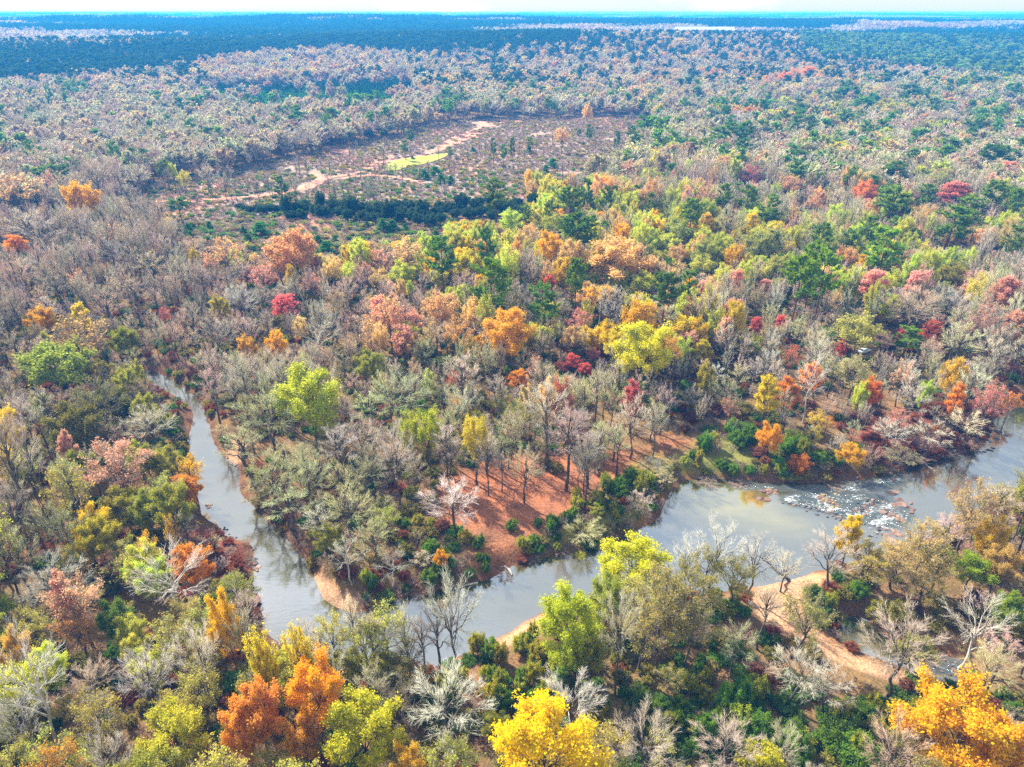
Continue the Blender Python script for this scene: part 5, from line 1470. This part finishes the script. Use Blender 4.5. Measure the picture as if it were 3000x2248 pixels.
def rocks_in(poly, n, w0, w1, cols, label, group, seed, h0=.15, h1=.5):
    rg = np.random.default_rng(seed)
    xs_, ys_ = [p[0] for p in poly], [p[1] for p in poly]
    k = 0
    while k < n:
        x, y = rg.uniform(min(xs_), max(xs_)), rg.uniform(min(ys_), max(ys_))
        if inside(np.array([x]), np.array([y]), poly)[0]:
            w_ = rg.uniform(w0, w1) * (.6 + .4 * rg.uniform())
            rock(x, y, w_, rg.uniform(h0, h1) * (.5 + w_ / w1 * .6), cols[int(rg.integers(len(cols)))], label, group)
            k += 1


BRN, DK, TAN, PNK = (.24, .13, .08), (.07, .065, .065), (.27, .17, .12), (.22, .115, .09)
rocks_in([(2215, 1440), (2270, 1432), (2285, 1450), (2250, 1466), (2215, 1460)], 14, 14, 34, [BRN, PNK], 'leaf-strewn brown rock of the islet at the foot of the rapids', 'rocks of the brown islet', 1)
rocks_in([(2400, 1450), (2450, 1448), (2460, 1480), (2440, 1495), (2405, 1480)], 18, 12, 30, [BRN, (.30, .20, .08)], 'brown rock of the leaf-covered mound amid the rapids', 'rocks of the leaf-covered mound', 2)
rocks_in([(2290, 1475), (2350, 1470), (2480, 1500), (2560, 1520), (2560, 1545), (2480, 1530), (2380, 1505)], 46, 6, 18, [DK, DK, BRN], 'wet dark rock breaking the rapids', 'wet dark rocks in the rapids', 3)
rocks_in([(2500, 1470), (2560, 1460), (2570, 1480), (2540, 1510), (2500, 1505)], 26, 9, 22, [PNK, BRN, DK], 'reddish stone of the cobble bar in the rapids', 'stones of the cobble bar', 4)
rocks_in([(2570, 1490), (2600, 1440), (2625, 1430), (2650, 1470), (2660, 1500), (2640, 1560), (2690, 1600), (2620, 1620), (2590, 1560), (2610, 1520)], 36, 16, 46, [TAN, TAN, PNK], 'tan flat ledge rock across the river', 'tan ledge rocks across the river', 5, .15, .4)
rocks_in([(2540, 1530), (2600, 1540), (2600, 1600), (2540, 1600)], 20, 10, 24, [DK, (.30, .28, .27)], 'grey broken rock below the tan ledge', 'grey rocks below the ledge', 6)
rocks_in([(2650, 1470), (2670, 1470), (2680, 1505), (2650, 1500)], 7, 14, 30, [PNK], 'pinkish rock ringing a small pool in the ledge', 'pinkish pool rocks', 7)
rocks_in([(600, 1478), (625, 1474), (640, 1485), (615, 1492)], 9, 10, 22, [BRN, (.2, .11, .06)], 'brown rock of the little islet in the narrow arm', 'islet rocks in the narrow arm', 8)
rocks_in([(735, 1590), (745, 1600), (760, 1660), (750, 1690), (738, 1660)], 14, 10, 28, [DK, BRN], 'dark boulder along the red-brown bank', 'boulders along the red-brown bank', 9)
rocks_in([(650, 1540), (680, 1555), (700, 1585), (660, 1565)], 7, 7, 16, [DK], 'dark stone in the shallows of the narrow arm', 'dark stones in the narrow arm', 10)
rocks_in([(2900, 1240), (2990, 1290), (2980, 1340), (2880, 1330)], 14, 10, 26, [DK], 'dark flat rock in the river upstream of the ledge', 'dark rocks upstream of the ledge', 11, .08, .22)
rocks_in([(2700, 1930), (2800, 1930), (2830, 1985), (2740, 1985)], 24, 8, 24, [DK, (.2, .15, .13), PNK], 'creek stone in the rocky side stream', 'stones in the side stream', 12)
rocks_in([(2560, 1415), (2640, 1385), (2640, 1400), (2570, 1425)], 7, 10, 20, [DK, BRN], 'dark rock at the head of the rapids', 'dark rocks at the head of the rapids', 13)
rocks_in([(664, 1342), (708, 1352), (705, 1372), (675, 1362)], 9, 10, 26, [DK], 'dark rock below the orange sand bank', 'dark rocks below the sand bank', 14)


# ------------------------------------------------------------------ fallen trunks
def log(p0, p1, r, label, mat=M_BARKW, name='fallen_log', z0=.1, z1=.4, group=None):
    a, b_ = at(*p0, WATER + z0), at(*p1, WATER + z1)
    A3, B3 = np.array([*a, WATER + z0]), np.array([*b_, WATER + z1])
    rg = np.random.default_rng(int(p0[0]))
    L_ = np.linalg.norm(B3 - A3)
    P_ = (A3[None] * (1 - np.linspace(0, 1, 7))[:, None] + B3[None] * np.linspace(0, 1, 7)[:, None])
    P_[1:-1] += rg.normal(0, .015 * L_, (5, 3))
    bag = Bag()
    v, q, t = tubes(P_[None], (r * np.linspace(1.15, .35, 7))[None], 8); bag.add(v, q, t, 0, rg)
    ends = link(name, bag.mesh('log', [mat], True))
    lb = Bag()
    S, SR = sprout(rg, P_[None], (r * np.linspace(1, .35, 7))[None], 9, .35, 1, L_ * .28, 3, .5, .6, .35, 0, P_[3], .5, .05)
    v, q, t = tubes(S, SR, 4); lb.add(v, q, t, 0, rg)
    br = link('branch', lb.mesh('branch', [mat], True), ends)
    br['kind'] = 'stuff'
    tag(ends, label, 'log', group)


log((1500, 1685), (1455, 1625), .22, 'weathered trunk slumped down the bank of the point')
log((2508, 1402), (2560, 1365), .25, 'pale trunk lying against the bank at the rapids')
log((540, 1121), (582, 1137), .3, 'dark fallen trunk across the head of the narrow arm', M_BARK)
log((668, 1345), (662, 1290), .25, 'dark driftwood pole on the orange sand bank', M_BARK)
log((2312, 1700), (2218, 1626), .3, 'dark leaning trunk over the water by the sandbar', M_BARK, 'leaning_trunk', .2, 6.5)
log((1400, 1708), (1330, 1725), .2, 'grey driftwood below the green shrubs of the point')
log((2690, 1345), (2740, 1380), .18, 'bare limb dipping into the river above the rapids')

# ------------------------------------------------------------------ things people built
M_CARW = plain('white_car_paint', (.78, .79, .80), .25)
M_GLASS = plain('dark_car_glass', (.03, .035, .04), .1)
M_TYRE = plain('tyre_rubber', (.02, .02, .02), .8)
M_RIM = plain('wheel_metal', (.5, .5, .5), .35, .8)
M_LAMP = plain('headlight_lens', (.75, .75, .72), .15)
M_POLE = plain('weathered_pole', (.62, .60, .56), .7)
M_ROOF = plain('pale_metal_roof', (.78, .78, .76), .5)
M_WALL = plain('pale_siding', (.6, .58, .54), .7)


def quad_mesh(name, V, F, mat, sm=False):
    me = bpy.data.meshes.new(name)
    me.from_pydata([tuple(v) for v in V], [], [tuple(f) for f in F])
    me.materials.append(mat)
    me.update()
    if sm:
        me.polygons.foreach_set('use_smooth', [True] * len(me.polygons))
    return me


def box(x0, x1, y0, y1, z0, z1):
    V = [(x, y, z) for z in (z0, z1) for y in (y0, y1) for x in (x0, x1)]
    F = [(0, 2, 3, 1), (4, 5, 7, 6), (0, 1, 5, 4), (2, 6, 7, 3), (0, 4, 6, 2), (1, 3, 7, 5)]
    return V, F


def cyl(r, y0, y1, n=18):
    V = [(r * math.cos(a), y, r * math.sin(a)) for y in (y0, y1) for a in [2 * math.pi * k / n for k in range(n)]]
    F = [(k, (k + 1) % n, n + (k + 1) % n, n + k) for k in range(n)] + [tuple(range(n))[::-1], tuple(range(n, 2 * n))]
    return V, F


X, Y = at(2533, 1026, 0.6)
car = bpy.data.objects.new('parked_car', None); COL.objects.link(car)
car.location = (X, Y, float(terrain(X, Y)[0]) + .02); car.rotation_euler = (0, 0, math.radians(25)); car.scale = (1.0, 1.0, 1.0)
tag(car, 'white hatchback car parked among bare trees on the slope', 'car')
prof = [(-2.25, .35), (-2.3, .75), (-2.2, 1.0), (-1.75, 1.08), (-1.25, 1.5), (.55, 1.53), (1.25, 1.08), (2.05, .92), (2.3, .7), (2.28, .35)]
ns = len(prof)
V = []
for sgn in (-1, 1):
    for x, z in prof:
        yy = .88 if z < 1.15 else .70
        V.append((x, sgn * yy, z))
F = [(k, (k + 1) % ns, ns + (k + 1) % ns, ns + k) for k in range(ns)]
F += [tuple(range(ns))[::-1], tuple(range(ns, 2 * ns))]
bme = quad_mesh('body', V, F, M_CARW)
body = link('body', bme, car)
bv = body.modifiers.new('bevel', 'BEVEL'); bv.width = .06; bv.segments = 2
for sgn in (-1, 1):
    V = [(-1.5, sgn * .86, 1.12), (1.0, sgn * .86, 1.12), (.48, sgn * .722, 1.47), (-1.18, sgn * .722, 1.47)]
    link('window', quad_mesh('window', [(a, b_ * 1.008, c_) for a, b_, c_ in V], [(0, 1, 2, 3)], M_GLASS), car)
    link('headlight', quad_mesh('headlight', *box(2.2, 2.34, sgn * .62 - .16, sgn * .62 + .16, .68, .82), M_LAMP), car)
    for xx in (-1.4, 1.4):
        wv, wf = cyl(.33, -.11, .11)
        wh = link('wheel', quad_mesh('wheel', wv, wf, M_TYRE, True), car, (xx, sgn * .82, .33))
        rv, rf = cyl(.2, -.125, .125, 12)
        link('rim', quad_mesh('rim', rv, rf, M_RIM), wh)
link('windscreen', quad_mesh('windscreen', [(.62, -.64, 1.515), (.62, .64, 1.515), (1.24, .78, 1.12), (1.24, -.78, 1.12)], [(0, 1, 2, 3)], M_GLASS), car)
link('windscreen', quad_mesh('rear_window', [(-1.30, -.64, 1.50), (-1.30, .64, 1.50), (-1.76, .78, 1.12), (-1.76, -.78, 1.12)], [(3, 2, 1, 0)], M_GLASS), car)


def pylon(px_, py_, top, posts, span, label, arms=1, rz=.15):
    X, Y = at(px_, py_, 0)
    z = float(terrain(X, Y)[0])
    d = FWD - UPV * ((top - PH / 2) / FPX)
    h = CAM_H + d[2] / d[1] * Y - z
    r = bpy.data.objects.new('transmission_tower', None); COL.objects.link(r)
    r.location = (X, Y, z - .5); r.rotation_euler = (0, 0, rz)
    for k in range(posts):
        xo = (k - (posts - 1) / 2) * span
        P_ = np.array([[[xo * 1.12, 0, 0], [xo, 0, h]]])
        v, q, t = tubes(P_, np.array([[.55, .34]]), 8)
        link('post', mesh_np('post', v, [q], [M_POLE]), r)
    wide = span * posts * .72 + span * .3
    for a in range(arms):
        link('crossarm', quad_mesh('crossarm', *box(-wide, wide, -.3, .3, h * (.80 - .13 * a), h * (.80 - .13 * a) + .7), M_POLE), r)
    if posts > 1:
        for sgn in (-1, 1):
            P_ = np.array([[[-sgn * span * .5, 0, h * .52], [sgn * span * .5, 0, h * .78]]])
            v, q, t = tubes(P_, np.array([[.2, .2]]), 6)
            link('brace', mesh_np('brace', v, [q], [M_POLE]), r)
    for k in range(3):
        v, q, t = tubes(np.array([[[(k - 1) * wide * .9, 0, h * .80], [(k - 1) * wide * .9, 0, h * .80 - 2.2]]]), np.array([[.22, .22]]), 6)
        link('insulator', mesh_np('insulator', v, [q], [M_POLE]), r)
    tag(r, label, 'power pylon')


pylon(1750, 238, 183, 2, 6, 'pale two-post power pylon rising from the pine and russet woods', 2)
pylon(2243, 216, 176, 3, 9, 'pale three-post power pylon above the red and orange trees', 1)
pylon(2497, 185, 148, 2, 10, 'pale two-post power pylon beside the pine woods', 1)
pylon(2970, 115, 99, 2, 18, 'small pale power pylon above the pine plantation', 1)
pylon(690, 342, 272, 1, 4, 'single pale pole standing in the grey woods beyond the clearing', 1)


def barn(px_, py_, L_, D_, hw_, hr, rz, label, name):
    X, Y = at(px_, py_, 20 if py_ < 150 else 0)
    z = float(terrain(X, Y)[0])
    r = bpy.data.objects.new(name, None); COL.objects.link(r)
    r.location = (X, Y, z); r.rotation_euler = (0, 0, rz)
    link('wall', quad_mesh('wall', *box(-L_ / 2, L_ / 2, -D_ / 2, D_ / 2, -1, hw_), M_WALL), r)
    e = D_ * .06
    V = [(-L_ / 2 - e, -D_ / 2 - e, hw_), (L_ / 2 + e, -D_ / 2 - e, hw_), (L_ / 2 + e, D_ / 2 + e, hw_), (-L_ / 2 - e, D_ / 2 + e, hw_), (-L_ / 2 - e, 0, hw_ + hr), (L_ / 2 + e, 0, hw_ + hr)]
    link('roof', quad_mesh('roof', V, [(0, 1, 5, 4), (2, 3, 4, 5), (1, 2, 5), (3, 0, 4), (3, 2, 1, 0)], M_ROOF), r)
    link('door', quad_mesh('door', *box(-1.6, 1.6, -D_ / 2 - .12, -D_ / 2 + .1, -1, min(3, hw_ - .5)), M_TYRE), r)
    tag(r, label, 'building')


barn(2060, 126, 170, 26, 14, 12, .0, 'long pale-roofed farm building beyond the pine woods', 'farm_building')
barn(435, 290, 12, 9, 11, 4, .2, 'small pale-roofed house among the hazy grey woods', 'house')

# ------------------------------------------------------------------ haze
hv = bpy.data.materials.new('haze')
hv.use_nodes = True
N = hv.node_tree.nodes; L = hv.node_tree.links
N.clear()
pv = N.new('ShaderNodeVolumePrincipled')
pv.inputs['Color'].default_value = (.03, .36, 1.0, 1)
pv.inputs['Density'].default_value = 0.00028
pv.inputs['Absorption Color'].default_value = (.45, .5, .5, 1)
pv.inputs['Anisotropy'].default_value = 0.0
o_ = N.new('ShaderNodeOutputMaterial')
L.new(pv.outputs[0], o_.inputs['Volume'])
V, F = box(-17500, 17500, -17500, 17500, -8.0, 106.0)
hz = link('haze', quad_mesh('haze', V, F, hv))
hz['kind'] = 'stuff'
print('TREES', len(TREES), 'REST', len(REST), {k: v for k, v in COUNT.items()})
print('TRIS', sum(len(m.loops) - 2 * len(m.polygons) for m in bpy.data.meshes))
